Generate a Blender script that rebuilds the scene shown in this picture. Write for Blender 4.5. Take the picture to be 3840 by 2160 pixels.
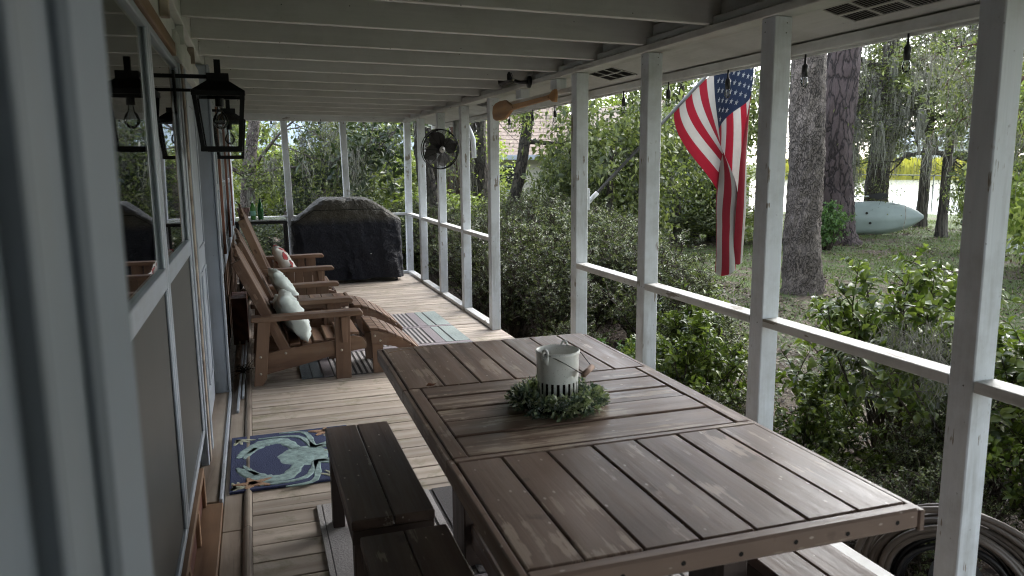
import bpy, bmesh, math, random
import numpy as np
from mathutils import Vector, Matrix
random.seed(7); rng = np.random.default_rng(7)
for o in list(bpy.data.objects): bpy.data.objects.remove(o)
SC = bpy.context.scene; COL = SC.collection; R = math.radians
# ------------------------------------------------------------ camera, sky, sun, exposure
EYE = 1.58
yaw, pitch, roll, FN = R(18.7), R(9.24), R(-0.46), 1.4835
fw = Vector((math.sin(yaw)*math.cos(pitch), math.cos(yaw)*math.cos(pitch), -math.sin(pitch)))
r0 = Vector((math.cos(yaw), -math.sin(yaw), 0)); u0 = r0.cross(fw)
rr = math.cos(roll)*r0 + math.sin(roll)*u0; uu = -math.sin(roll)*r0 + math.cos(roll)*u0
cd = bpy.data.cameras.new('camera'); cam = bpy.data.objects.new('camera', cd); COL.objects.link(cam)
cam.matrix_world = Matrix(((rr.x, uu.x, -fw.x, 0), (rr.y, uu.y, -fw.y, 0), (rr.z, uu.z, -fw.z, EYE), (0, 0, 0, 1)))
cd.sensor_width = 36; cd.lens = 18*FN; cd.clip_start = 0.05; cd.clip_end = 2000
cd.dof.use_dof = True; cd.dof.focus_distance = 5.0; cd.dof.aperture_fstop = 4.8
SC.camera = cam
W = bpy.data.worlds.new('World'); SC.world = W; W.use_nodes = True
nt = W.node_tree; bgn = nt.nodes['Background']
sky = nt.nodes.new('ShaderNodeTexSky'); sky.sky_type = 'NISHITA'; sky.sun_disc = False
SUN_EL, SUN_AZ = R(37), R(62)      # azimuth clockwise from +Y
sky.sun_elevation = SUN_EL; sky.sun_rotation = SUN_AZ; sky.air_density = 1.0; sky.dust_density = 1.0; sky.ozone_density = 1.0
hs = nt.nodes.new('ShaderNodeHueSaturation'); hs.inputs['Saturation'].default_value = 0.42; hs.inputs['Value'].default_value = 1.0
nt.links.new(sky.outputs[0], hs.inputs['Color']); nt.links.new(hs.outputs[0], bgn.inputs['Color'])
bgn.inputs['Strength'].default_value = 0.15
sl = bpy.data.lights.new('sun', 'SUN'); sl.energy = 1.15; sl.angle = R(45); sl.color = (1.0, 0.97, 0.92)
sun = bpy.data.objects.new('sun', sl); COL.objects.link(sun)
sd = Vector((math.sin(SUN_AZ)*math.cos(SUN_EL), math.cos(SUN_AZ)*math.cos(SUN_EL), math.sin(SUN_EL)))
sun.rotation_euler = (-sd).to_track_quat('-Z', 'Y').to_euler(); sun.location = (0, 0, 30)
vs = SC.view_settings; vs.view_transform = 'Standard'; vs.look = 'None'; vs.gamma = 1; vs.exposure = 2.6; vs.use_curve_mapping = False
SC.render.engine = 'CYCLES'; SC.cycles.max_bounces = 8; SC.cycles.diffuse_bounces = 5; SC.cycles.transparent_max_bounces = 12
SC.cycles.filter_width = 1.1; SC.render.resolution_x = 1024; SC.render.resolution_y = 576

# ------------------------------------------------------------ object helpers
def tag(o, label=None, cat=None, group=None, kind=None):
    if label: o['label'] = label
    if cat: o['category'] = cat
    if group: o['group'] = group
    if kind: o['kind'] = kind
    return o
def thing(name, label, cat, loc=(0, 0, 0), rz=0, group=None, kind=None):
    o = bpy.data.objects.new(name, None); COL.objects.link(o); o.location = loc; o.rotation_euler = (0, 0, rz)
    o.empty_display_size = 0.1
    return tag(o, label, cat, group, kind)
def link(name, me, mat, parent=None, loc=None, rot=None, label=None):
    o = bpy.data.objects.new(name, me); COL.objects.link(o)
    if mat is not None and not me.materials:
        for m_ in (mat if isinstance(mat, (list, tuple)) else [mat]): me.materials.append(m_)
    if parent is not None: o.parent = parent
    if loc is not None: o.location = loc
    if rot is not None: o.rotation_euler = rot
    if label: o['label'] = label
    return o
def copy_tree(src, loc=None, rz=None, scale=None, label=None, parent=None):
    c = src.copy(); COL.objects.link(c)
    if parent is not None: c.parent = parent
    if loc is not None: c.location = loc
    if rz is not None: c.rotation_euler = (c.rotation_euler[0], c.rotation_euler[1], rz)
    if scale is not None: c.scale = scale
    if label: c['label'] = label
    for ch in list(src.children): copy_tree(ch, parent=c)
    return c
def mesh_np(name, V, F, smooth=False, mats=None):
    me = bpy.data.meshes.new(name); V = np.asarray(V, dtype=np.float32)
    if isinstance(F, np.ndarray):
        n = F.shape[1]; me.vertices.add(len(V)); me.vertices.foreach_set('co', V.ravel())
        me.loops.add(F.size); me.loops.foreach_set('vertex_index', F.ravel().astype(np.int32))
        me.polygons.add(len(F)); me.polygons.foreach_set('loop_start', np.arange(0, F.size, n, dtype=np.int32))
        me.polygons.foreach_set('loop_total', np.full(len(F), n, dtype=np.int32))
    else: me.from_pydata([tuple(v) for v in V], [], F)
    if mats is not None: me.polygons.foreach_set('material_index', np.asarray(mats, dtype=np.int32))
    if smooth: me.polygons.foreach_set('use_smooth', np.ones(len(me.polygons), dtype=bool))
    me.update(calc_edges=True); me.validate(); return me
BOXF = [(0, 3, 2, 1), (4, 5, 6, 7), (0, 1, 5, 4), (1, 2, 6, 5), (2, 3, 7, 6), (3, 0, 4, 7)]
def box_me(x0, x1, y0, y1, z0, z1, bev=0.003, name='box'):
    me = bpy.data.meshes.new(name)
    vs_ = [(x0, y0, z0), (x1, y0, z0), (x1, y1, z0), (x0, y1, z0), (x0, y0, z1), (x1, y0, z1), (x1, y1, z1), (x0, y1, z1)]
    if bev <= 0: me.from_pydata(vs_, [], BOXF); return me
    bm = bmesh.new(); v = [bm.verts.new(p) for p in vs_]
    for f in BOXF: bm.faces.new([v[i] for i in f])
    bmesh.ops.bevel(bm, geom=list(bm.edges), offset=bev, segments=1, affect='EDGES')
    bm.to_mesh(me); bm.free(); return me
def box(name, x0, x1, y0, y1, z0, z1, mat, parent=None, bev=0.003, label=None):
    """box in the parent's own axes, its origin at its centre"""
    cx, cy, cz = (x0+x1)/2, (y0+y1)/2, (z0+z1)/2; dx, dy, dz = abs(x1-x0)/2, abs(y1-y0)/2, abs(z1-z0)/2
    bev = min(bev, dx*.45, dy*.45, dz*.45)
    return link(name, box_me(-dx, dx, -dy, dy, -dz, dz, bev, name), mat, parent, (cx, cy, cz), label=label)
def beam(name, a, b, w, h, mat, parent=None, bev=0.003, up=(0, 0, 1), label=None):
    """a board from a to b; w across, h along up; long axis = local X"""
    a, b = Vector(a), Vector(b); d = b-a; L = d.length; d.normalize(); up = Vector(up)
    s = up.cross(d).normalized(); u2 = d.cross(s)
    o = link(name, box_me(-L/2, L/2, -w/2, w/2, -h/2, h/2, min(bev, w*.4, h*.4), name), mat, parent, label=label)
    m = Matrix((d, s, u2)).transposed().to_4x4(); m.translation = (a+b)/2
    o.matrix_local = m; return o
def prism_me(name, pts, axis, c0, c1, bev=0.0):
    """outline pts (2D) extruded along axis from c0 to c1"""
    def P(p, c): return {'x': (c, p[0], p[1]), 'y': (p[0], c, p[1]), 'z': (p[0], p[1], c)}[axis]
    bm = bmesh.new(); a = [bm.verts.new(P(p, c0)) for p in pts]; b = [bm.verts.new(P(p, c1)) for p in pts]
    n = len(pts); bm.faces.new(a); bm.faces.new(b[::-1])
    for i in range(n): bm.faces.new((a[i], b[i], b[(i+1) % n], a[(i+1) % n]))
    bmesh.ops.recalc_face_normals(bm, faces=bm.faces)
    if bev: bmesh.ops.bevel(bm, geom=list(bm.edges), offset=bev, segments=1, affect='EDGES')
    bmesh.ops.triangulate(bm, faces=[f for f in bm.faces if len(f.verts) > 4])
    me = bpy.data.meshes.new(name); bm.to_mesh(me); bm.free(); return me
class MB:
    """collects tubes and shapes into one mesh"""
    def __init__(s): s.V = []; s.F = []; s.n = 0
    def add(s, V, F):
        s.V.append(np.asarray(V, dtype=float)); s.F += [tuple(i+s.n for i in f) for f in F]; s.n += len(V)
    def tube(s, pts, rad, k=6, closed=False, cap=True):
        pts = [Vector(p) for p in pts]; n = len(pts)
        rad = [rad]*n if not hasattr(rad, '__len__') else rad
        V = []; prev = None
        for i, p in enumerate(pts):
            if closed: t = pts[(i+1) % n]-pts[i-1]
            else: t = pts[min(i+1, n-1)]-pts[max(i-1, 0)]
            if t.length < 1e-9: t = Vector((0, 0, 1))
            t.normalize()
            if prev is None: a = t.orthogonal().normalized()
            else:
                a = prev - t*prev.dot(t); a = a.normalized() if a.length > 1e-6 else t.orthogonal().normalized()
            prev = a; b = t.cross(a)
            for j in range(k):
                q = 2*math.pi*j/k; V.append(p + (a*math.cos(q)+b*math.sin(q))*rad[i])
        F = []
        for i in range(n if closed else n-1):
            i2 = (i+1) % n
            for j in range(k): F.append((i*k+j, i*k+(j+1) % k, i2*k+(j+1) % k, i2*k+j))
        if cap and not closed: F.append(tuple(range(k))[::-1]); F.append(tuple((n-1)*k+j for j in range(k)))
        s.add([tuple(v) for v in V], F); return s
    def lathe(s, prof, k=24, c=(0, 0, 0)):
        V = []; m = len(prof)
        for j in range(k):
            q = 2*math.pi*j/k
            for (r_, z) in prof: V.append((c[0]+r_*math.cos(q), c[1]+r_*math.sin(q), c[2]+z))
        F = []
        for j in range(k):
            j2 = (j+1) % k
            for i in range(m-1): F.append((j*m+i, j2*m+i, j2*m+i+1, j*m+i+1))
        s.add(V, F); return s
    def box(s, x0, x1, y0, y1, z0, z1):
        s.add([(x0, y0, z0), (x1, y0, z0), (x1, y1, z0), (x0, y1, z0), (x0, y0, z1), (x1, y0, z1), (x1, y1, z1), (x0, y1, z1)], BOXF); return s
    def me(s, name, smooth=False):
        me = bpy.data.meshes.new(name); me.from_pydata([tuple(v) for v in np.concatenate(s.V)], [], s.F)
        if smooth: me.polygons.foreach_set('use_smooth', [True]*len(me.polygons))
        me.update(); return me
    def build(s, name, mat, parent=None, smooth=False, **k): return link(name, s.me(name, smooth), mat, parent, **k)

# ------------------------------------------------------------ materials
def newmat(name):
    m = bpy.data.materials.new(name); m.use_nodes = True; return m, m.node_tree, m.node_tree.nodes['Principled BSDF']
def nd(t, typ, **k):
    n = t.nodes.new(typ)
    for a, b in k.items():
        if a.startswith('i_'): n.inputs[a[2:].replace('_', ' ')].default_value = b
        else: setattr(n, a, b)
    return n
def ramp(t, src, stops):
    r_ = t.nodes.new('ShaderNodeValToRGB'); e = r_.color_ramp.elements
    while len(e) < len(stops): e.new(0.5)
    for i, (p, c) in enumerate(stops):
        e[i].position = p; e[i].color = (c, c, c, 1) if not hasattr(c, '__len__') else (*c, 1)
    t.links.new(src, r_.inputs[0]); return r_.outputs[0]
def mixc(t, f, a, b, blend='MIX'):
    m = t.nodes.new('ShaderNodeMix'); m.data_type = 'RGBA'; m.blend_type = blend
    for s, v in ((0, f), (6, a), (7, b)):
        if hasattr(v, 'links'): t.links.new(v, m.inputs[s])
        else: m.inputs[s].default_value = v if not hasattr(v, '__len__') else (*v, 1)
    return m.outputs[2]
def coords(t, scale=(1, 1, 1), jitter=True):
    tc = t.nodes.new('ShaderNodeTexCoord'); mp = t.nodes.new('ShaderNodeMapping'); mp.inputs['Scale'].default_value = scale
    if jitter:
        oi = t.nodes.new('ShaderNodeObjectInfo'); mu = nd(t, 'ShaderNodeVectorMath', operation='SCALE')
        cx = nd(t, 'ShaderNodeCombineXYZ'); mm = nd(t, 'ShaderNodeMath', operation='MULTIPLY'); mm.inputs[1].default_value = 7.3
        t.links.new(oi.outputs['Random'], cx.inputs[0]); t.links.new(oi.outputs['Random'], mm.inputs[0]); t.links.new(mm.outputs[0], cx.inputs[1]); t.links.new(oi.outputs['Random'], cx.inputs[2])
        t.links.new(cx.outputs[0], mu.inputs[0]); mu.inputs['Scale'].default_value = 23.0
        ad = nd(t, 'ShaderNodeVectorMath', operation='ADD'); t.links.new(tc.outputs['Object'], ad.inputs[0]); t.links.new(mu.outputs[0], ad.inputs[1]); t.links.new(ad.outputs[0], mp.inputs[0])
    else: t.links.new(tc.outputs['Object'], mp.inputs[0])
    return mp.outputs[0], tc
def noise(t, vec, sc, det=4, rough=.55, dist=0):
    n = nd(t, 'ShaderNodeTexNoise'); n.inputs['Scale'].default_value = sc; n.inputs['Detail'].default_value = det
    n.inputs['Roughness'].default_value = rough; n.inputs['Distortion'].default_value = dist; t.links.new(vec, n.inputs['Vector']); return n.outputs['Fac']
def bump(t, b, h, s=.3, d=.01):
    n = nd(t, 'ShaderNodeBump'); n.inputs['Strength'].default_value = s; n.inputs['Distance'].default_value = d
    t.links.new(h, n.inputs['Height']); t.links.new(n.outputs[0], b.inputs['Normal'])
def grainscale(axis, f=.045):
    return tuple(f if a == axis else 1.0 for a in 'xyz')
def wood(name, dark, mid, light, axis='x', rough=.65, fine=90, bs=.5, wear=None, wearc=(.42, .36, .28), knots=False, var=.35, stain=None, crack=0.0):
    """weathered or painted board: growth-ring figure, fine grain, wear patches, per-board tone"""
    m, t, b = newmat(name); v, tc = coords(t, grainscale(axis)); v2, _ = coords(t, grainscale(axis, .12)); v3, _ = coords(t)
    g1 = noise(t, v, fine, 5, .65); g2 = noise(t, v2, 14, 3, .5, 1.2)
    wv = nd(t, 'ShaderNodeTexWave', wave_type='RINGS', rings_direction=axis.upper()); wv.inputs['Scale'].default_value = 3.2; wv.inputs['Distortion'].default_value = 9; wv.inputs['Detail'].default_value = 2; wv.inputs['Detail Scale'].default_value = .8
    t.links.new(v2, wv.inputs['Vector'])
    mm = nd(t, 'ShaderNodeMath', operation='MULTIPLY_ADD'); t.links.new(wv.outputs['Fac'], mm.inputs[0]); mm.inputs[1].default_value = .35
    m2 = nd(t, 'ShaderNodeMath', operation='MULTIPLY_ADD'); t.links.new(g1, m2.inputs[0]); m2.inputs[1].default_value = .5; t.links.new(g2, m2.inputs[2])
    m3 = nd(t, 'ShaderNodeMath', operation='MULTIPLY'); t.links.new(m2.outputs[0], m3.inputs[0]); m3.inputs[1].default_value = .62; t.links.new(m3.outputs[0], mm.inputs[2])
    c = ramp(t, mm.outputs[0], [(.28, dark), (.52, mid), (.85, light)])
    big = noise(t, v3, 3.0, 3); c = mixc(t, .55, c, ramp(t, big, [(.25, .55), (.75, 1.3 if var > .3 else 1.1)]), 'MULTIPLY')
    oi = t.nodes.new('ShaderNodeObjectInfo'); c = mixc(t, 1.0, c, ramp(t, oi.outputs['Random'], [(0, 1-var), (1, 1.0+var*.25)]), 'MULTIPLY')
    h = mm.outputs[0]
    if knots:
        vo = nd(t, 'ShaderNodeTexVoronoi', feature='DISTANCE_TO_EDGE' if False else 'F1'); vk, _ = coords(t, tuple(1.6 if a == axis else 5.5 for a in 'xyz'))
        t.links.new(vk, vo.inputs['Vector']); vo.inputs['Scale'].default_value = 1.0
        kf = ramp(t, vo.outputs['Distance'], [(.07, 1), (.15, 0)]); c = mixc(t, kf, c, tuple(x*.35 for x in dark))
    if crack:
        cr = noise(t, coords(t, grainscale(axis, .02))[0], 30, 2, .4); c = mixc(t, ramp(t, cr, [(.26, crack), (.31, 0)]), c, tuple(x*.25 for x in dark))
    if stain is not None:
        sn = noise(t, v3, 6, 5, .7, .5); c = mixc(t, ramp(t, sn, [(.52, 0), (.72, .75)]), c, stain)
    if wear is not None:
        wn = noise(t, v, 38, 4, .7); wb = noise(t, v3, 4.2, 4, .6)
        s_ = nd(t, 'ShaderNodeMath', operation='MULTIPLY'); t.links.new(wn, s_.inputs[0]); t.links.new(wb, s_.inputs[1])
        wf = ramp(t, s_.outputs[0], [(wear, 0), (wear+.025, 1)]); c = mixc(t, wf, c, mixc(t, g1, tuple(x*.6 for x in wearc), wearc))
    if wear is not None:
        vs_ = nd(t, 'ShaderNodeTexVoronoi', feature='F1'); vs_.inputs['Scale'].default_value = 26; vs_.inputs['Randomness'].default_value = 1; t.links.new(coords(t, grainscale(axis, .5))[0], vs_.inputs['Vector'])
        c = mixc(t, ramp(t, vs_.outputs['Distance'], [(.07, .8), (.10, 0)]), c, (.62, .52, .44)); c = mixc(t, ramp(t, noise(t, v3, 9, 3, .5), [(.66, 0), (.74, .55)]), c, tuple(x*.45 for x in dark))
    t.links.new(c, b.inputs['Base Color']); b.inputs['Roughness'].default_value = rough
    t.links.new(ramp(t, g1, [(.3, rough-.12), (.7, min(1, rough+.15))]), b.inputs['Roughness'])
    bump(t, b, h, bs, .004); return m
def paint(name, col, axis='z', dirt=.5, dcol=(.20, .19, .14), peel=None, rough=.55, bs=.35):
    m, t, b = newmat(name); v, _ = coords(t, grainscale(axis, .05)); v3, _ = coords(t)
    g = noise(t, v, 60, 5, .6); d1 = noise(t, v3, 2.4, 6, .7); d2 = noise(t, v3, 40, 3, .6); st = noise(t, coords(t, grainscale(axis, .15))[0], 9, 4, .6)
    c = mixc(t, ramp(t, g, [(.3, .22), (.6, 0)]), col, tuple(x*.72 for x in col))
    c = mixc(t, ramp(t, d1, [(.45, 0), (.8, dirt)]), c, dcol)
    c = mixc(t, ramp(t, st, [(.58, 0), (.75, dirt*.8)]), c, tuple(x*.9 for x in dcol))
    c = mixc(t, ramp(t, d2, [(.70, 0), (.78, dirt)]), c, (.05, .045, .035))
    if peel:
        p = noise(t, v, 30, 4, .75); p2 = noise(t, v3, 6, 3, .6); s_ = nd(t, 'ShaderNodeMath', operation='MULTIPLY'); t.links.new(p, s_.inputs[0]); t.links.new(p2, s_.inputs[1])
        c = mixc(t, ramp(t, s_.outputs[0], [(peel, 0), (peel+.015, 1)]), c, (.27, .24, .20))
    t.links.new(c, b.inputs['Base Color']); b.inputs['Roughness'].default_value = rough; bump(t, b, g, bs, .003); return m
def plain(name, col, rough=.6, metal=0.0, var=.25, sc=8, bs=.2, spec=.5, aniso=None):
    m, t, b = newmat(name); v, _ = coords(t, aniso or (1, 1, 1)); n = noise(t, v, sc, 5, .6)
    c = mixc(t, ramp(t, n, [(.3, 0), (.7, 1)]), tuple(x*(1-var) for x in col), tuple(min(1, x*(1+var*.6)) for x in col))
    t.links.new(c, b.inputs['Base Color']); b.inputs['Roughness'].default_value = rough; b.inputs['Metallic'].default_value = metal
    b.inputs['Specular IOR Level'].default_value = spec; bump(t, b, n, bs, .004); return m
def leafmat(name, cols, rough=.45, trans=.35, tt=(1.2, 1.32, .72)):
    m, t, b = newmat(name); ge = t.nodes.new('ShaderNodeNewGeometry'); oi = t.nodes.new('ShaderNodeObjectInfo')
    n = len(cols); c = ramp(t, ge.outputs['Random Per Island'], [(i/(n-1), k) for i, k in enumerate(cols)])
    c = mixc(t, 1.0, c, ramp(t, oi.outputs['Random'], [(0, .75), (1, 1.2)]), 'MULTIPLY')
    t.links.new(c, b.inputs['Base Color']); b.inputs['Roughness'].default_value = rough
    tr = t.nodes.new('ShaderNodeBsdfTranslucent'); t.links.new(mixc(t, 1.0, c, tt, 'MULTIPLY'), tr.inputs[0]); mx = t.nodes.new('ShaderNodeMixShader'); mx.inputs[0].default_value = trans
    t.links.new(b.outputs[0], mx.inputs[1]); t.links.new(tr.outputs[0], mx.inputs[2]); t.links.new(mx.outputs[0], t.nodes['Material Output'].inputs[0]); return m
def bark(name, dark, light, sc=9, stretch=.25, bs=1.0, lich=None):
    m, t, b = newmat(name); v, _ = coords(t, (1, 1, stretch)); v3, _ = coords(t)
    vo = nd(t, 'ShaderNodeTexVoronoi', feature='DISTANCE_TO_EDGE'); vo.inputs['Scale'].default_value = sc
    wn = nd(t, 'ShaderNodeTexNoise'); wn.inputs['Scale'].default_value = 6; wn.inputs['Detail'].default_value = 4; t.links.new(v, wn.inputs['Vector'])
    va = nd(t, 'ShaderNodeVectorMath', operation='MULTIPLY_ADD'); t.links.new(wn.outputs['Color'], va.inputs[0]); va.inputs[1].default_value = (.25, .25, .25); t.links.new(v, va.inputs[2]); t.links.new(va.outputs[0], vo.inputs['Vector'])
    n = noise(t, v, 30, 6, .7); e = ramp(t, vo.outputs['Distance'], [(.0, 0), (.12, 1)])
    c = mixc(t, e, tuple(x*.35 for x in dark), mixc(t, n, dark, light))
    if lich: c = mixc(t, ramp(t, noise(t, v3, 3.5, 5, .7), [(.5, 0), (.68, .8)]), c, lich)
    t.links.new(c, b.inputs['Base Color']); b.inputs['Roughness'].default_value = .9
    a = nd(t, 'ShaderNodeMath', operation='ADD'); t.links.new(e, a.inputs[0]); t.links.new(n, a.inputs[1]); bump(t, b, a.outputs[0], bs, .03); return m
def glass(name, tint=(1, 1, 1), refl=1.0, dark=0.0):
    m, t, b = newmat(name); t.nodes.remove(b); g = nd(t, 'ShaderNodeBsdfGlossy'); g.inputs['Roughness'].default_value = .015; g.inputs['Color'].default_value = (refl, refl, refl, 1)
    tr = nd(t, 'ShaderNodeBsdfTransparent'); tr.inputs[0].default_value = (*tint, 1); fr = nd(t, 'ShaderNodeFresnel'); fr.inputs['IOR'].default_value = 1.52
    mx = t.nodes.new('ShaderNodeMixShader'); t.links.new(fr.outputs[0], mx.inputs[0]); t.links.new(tr.outputs[0], mx.inputs[1]); t.links.new(g.outputs[0], mx.inputs[2]); t.links.new(mx.outputs[0], t.nodes['Material Output'].inputs[0]); return m

WHITE = (.70, .70, .68)
M_post = paint('painted_post', (.76, .80, .84), 'z', .55, peel=.36)
M_rail = paint('painted_rail', (.70, .70, .68), 'y', .55, peel=.34)
M_railx = paint('painted_rail_across', (.70, .70, .68), 'x', .5, peel=.36)
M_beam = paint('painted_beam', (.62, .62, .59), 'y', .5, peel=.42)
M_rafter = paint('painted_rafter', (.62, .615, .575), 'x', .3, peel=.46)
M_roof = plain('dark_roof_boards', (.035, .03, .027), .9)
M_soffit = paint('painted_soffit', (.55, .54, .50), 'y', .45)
M_deck = wood('weathered_deck', (.40, .33, .27), (.50, .42, .35), (.61, .53, .455), 'x', .75, 60, .45, knots=True, crack=.8, stain=(.20, .19, .11), var=.28)
M_decky = wood('weathered_deck_border', (.18, .14, .11), (.30, .245, .20), (.42, .355, .29), 'y', .75, 70, .6, knots=True, crack=.6)
TB = dict(wear=.318, wearc=(.50, .38, .30), bs=.5, var=.22)
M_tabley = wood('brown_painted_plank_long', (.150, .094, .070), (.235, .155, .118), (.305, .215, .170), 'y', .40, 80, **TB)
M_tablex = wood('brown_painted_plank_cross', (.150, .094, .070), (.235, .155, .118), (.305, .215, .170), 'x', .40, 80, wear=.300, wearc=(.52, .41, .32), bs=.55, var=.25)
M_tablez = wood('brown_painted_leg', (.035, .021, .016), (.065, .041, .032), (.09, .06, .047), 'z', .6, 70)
M_benchy = wood('dark_brown_bench_plank', (.065, .041, .030), (.108, .071, .054), (.148, .100, .076), 'y', .5, 80, wear=.36, wearc=(.30, .25, .20), var=.2)
M_chair = wood('oiled_chair_wood', (.080, .039, .022), (.165, .087, .051), (.28, .168, .105), 'x', .6, 60, .5, stain=(.20, .15, .11), var=.3)
M_chairy = wood('oiled_chair_wood_cross', (.080, .039, .022), (.165, .088, .053), (.285, .175, .11), 'y', .6, 60, .5, stain=(.20, .15, .11), var=.3)
M_chairz = wood('oiled_chair_wood_upright', (.068, .033, .019), (.145, .077, .046), (.24, .142, .09), 'z', .6, 60, .5, var=.25)
M_oar = wood('varnished_oar', (.26, .12, .045), (.42, .21, .085), (.55, .31, .14), 'y', .4, 50, .3)
M_header = wood('new_pine_header', (.17, .09, .045), (.25, .145, .075), (.33, .20, .11), 'y', .6, 40)
M_redwood = wood('dark_red_board', (.045, .012, .008), (.09, .026, .016), (.14, .05, .03), 'y', .6, 50)
M_pine = wood('bare_pine_frame', (.16, .085, .045), (.27, .155, .085), (.36, .22, .13), 'y', .65, 50)
M_pinez = wood('bare_pine_stud', (.16, .085, .045), (.27, .155, .085), (.36, .22, .13), 'z', .65, 50)
M_oldwood = wood('old_grey_sill', (.17, .13, .10), (.31, .25, .20), (.45, .39, .32), 'y', .75, 60, knots=True)
M_black = plain('black_metal', (.012, .012, .013), .45, .6, .2)
M_blackp = plain('black_plastic', (.015, .015, .016), .4)
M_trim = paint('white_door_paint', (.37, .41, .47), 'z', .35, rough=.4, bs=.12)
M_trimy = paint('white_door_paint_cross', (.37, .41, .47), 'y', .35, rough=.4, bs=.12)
M_frontdoor = paint('near_door_paint', (.215, .25, .295), 'z', .3, rough=.45, bs=.05)  # white door; dimness at the left edge of the view put into its colour
M_panel = plain('grey_door_panel', (.06, .06, .058), .5, 0, .12, 3, .05, aniso=(1, 1, .05))
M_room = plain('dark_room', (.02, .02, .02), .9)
M_glass = glass('window_glass', (.75, .8, .78))
M_lglass = glass('clear_lantern_glass', (.93, .94, .94))
M_bulb = glass('bulb_glass', (.9, .93, .95))
M_brass = plain('filament_base', (.35, .27, .15), .4, .8)
M_screw = plain('steel_bolt', (.45, .40, .33), .35, .8, .1)
M_hole = plain('screw_hole', (.008, .006, .005), .8)

# ------------------------------------------------------------ ground, lawn, water
def smooth_noise(x, y, s):
    return (np.sin(x*1.7*s+y*.9*s)+np.sin(x*.6*s-y*1.3*s+1.3)+np.sin(x*2.9*s+y*2.3*s+2.1)*.5)/2.5
GZ = -.45
def ground_h(x, y):
    x = np.asarray(x, float); y = np.asarray(y, float)
    h = GZ + .05*smooth_noise(x, y, .6)
    d = np.hypot(x, y); return np.where((d > 34) & (x > 0), h-.6*np.clip((d-34)/6, 0, 1)*np.clip((x/np.maximum(d, 1)-.45)/.1, 0, 1), h)
m, t, b = newmat('yard_ground'); v, tc = coords(t, (1, 1, 1), False)
n1 = noise(t, v, 1.1, 6, .62); n2 = noise(t, v, 22, 5, .75); n3 = noise(t, v, 70, 3, .7)
lit = mixc(t, ramp(t, n3, [(.35, 0), (.65, 1)]), (.022, .015, .011), (.11, .08, .06)); lit = mixc(t, ramp(t, n2, [(.35, 0), (.7, .6)]), lit, (.20, .145, .11))
gr = mixc(t, ramp(t, n3, [(.3, 0), (.7, 1)]), (.045, .07, .02), (.13, .175, .055))
sx = t.nodes.new('ShaderNodeSeparateXYZ'); t.links.new(v, sx.inputs[0])
dx_ = ramp(t, nd(t, 'ShaderNodeMath', operation='MULTIPLY').outputs[0], [(0, 0), (1, 1)])
mu_ = [n for n in t.nodes if n.bl_idname == 'ShaderNodeMath'][-1]; t.links.new(sx.outputs[0], mu_.inputs[0]); mu_.inputs[1].default_value = .1
msk = nd(t, 'ShaderNodeMath', operation='MULTIPLY'); t.links.new(ramp(t, mu_.outputs[0], [(.40, 0), (.58, 1)]), msk.inputs[0]); t.links.new(ramp(t, n1, [(.38, 0), (.50, 1)]), msk.inputs[1])
t.links.new(mixc(t, msk.outputs[0], lit, gr), b.inputs['Base Color']); b.inputs['Roughness'].default_value = .95; bump(t, b, n2, .9, .05); M_ground = m
xs = np.concatenate([-np.geomspace(600, 16, 14), np.linspace(-14, 60, 120), np.geomspace(64, 700, 14)]); ys = np.concatenate([-np.geomspace(500, 10, 12), np.linspace(-8, 60, 110), np.geomspace(64, 900, 16)])
XX, YY = np.meshgrid(xs, ys); ZZ = ground_h(XX, YY); nx, ny = len(xs), len(ys)
idx = np.arange(nx*ny).reshape(ny, nx); Fq = np.stack([idx[:-1, :-1], idx[:-1, 1:], idx[1:, 1:], idx[1:, :-1]], -1).reshape(-1, 4)
tag(link('ground', mesh_np('ground', np.stack([XX, YY, ZZ], -1).reshape(-1, 3), Fq, True), M_ground), 'brown leaf strewn yard with patchy green lawn', kind='structure')
m, t, b = newmat('pond_water'); v, tc = coords(t, (1, 1, 1), False); b.inputs['Base Color'].default_value = (.30, .32, .32, 1); b.inputs['Roughness'].default_value = .12; bump(t, b, noise(t, v, 1.5, 4), .08, .05); M_water = m
def pol(b_, d): return (d*math.sin(R(b_)), d*math.cos(R(b_)))
wv_ = [(*pol(a_, d_), -.72) for d_ in (33, 112) for a_ in (36, 70)]
tag(link('water', mesh_np('water', wv_, [(0, 1, 3, 2)]), M_water), 'pale still water beyond the wire fence', kind='structure')
def grass_card(n, reg, hmin, hmax, wid):
    V = np.zeros((n, 3, 3)); x = rng.uniform(reg[0], reg[1], n); y = rng.uniform(reg[2], reg[3], n); z = ground_h(x, y)
    a = rng.uniform(0, 6.28, n); h = rng.uniform(hmin, hmax, n); w = wid*rng.uniform(.6, 1.3, n)
    V[:, 0] = np.stack([x-w*np.cos(a), y-w*np.sin(a), z-.01], -1); V[:, 1] = np.stack([x+w*np.cos(a), y+w*np.sin(a), z-.01], -1)
    V[:, 2] = np.stack([x+h*.5*rng.normal(size=n), y+h*.5*rng.normal(size=n), z+h], -1); return V.reshape(-1, 3), np.arange(n*3).reshape(-1, 3)
M_grass = leafmat('grass_blades', [(.05, .085, .02), (.11, .155, .04), (.18, .21, .09)], .6, .3)
Vg, Fg = grass_card(90000, (5.5, 22, 3, 20), .03, .09, .009)
keep = smooth_noise(Vg[::3, 0]*1.3, Vg[::3, 1]*1.3, 1.1)+rng.normal(size=len(Vg)//3)*.35 > -.1
Vg = Vg.reshape(-1, 3, 3)[keep].reshape(-1, 3); Fg = np.arange(len(Vg)).reshape(-1, 3)
tag(link('grass', mesh_np('grass', Vg, Fg), M_grass), 'short patchy lawn grass beyond the shrubs', kind='stuff')
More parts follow.
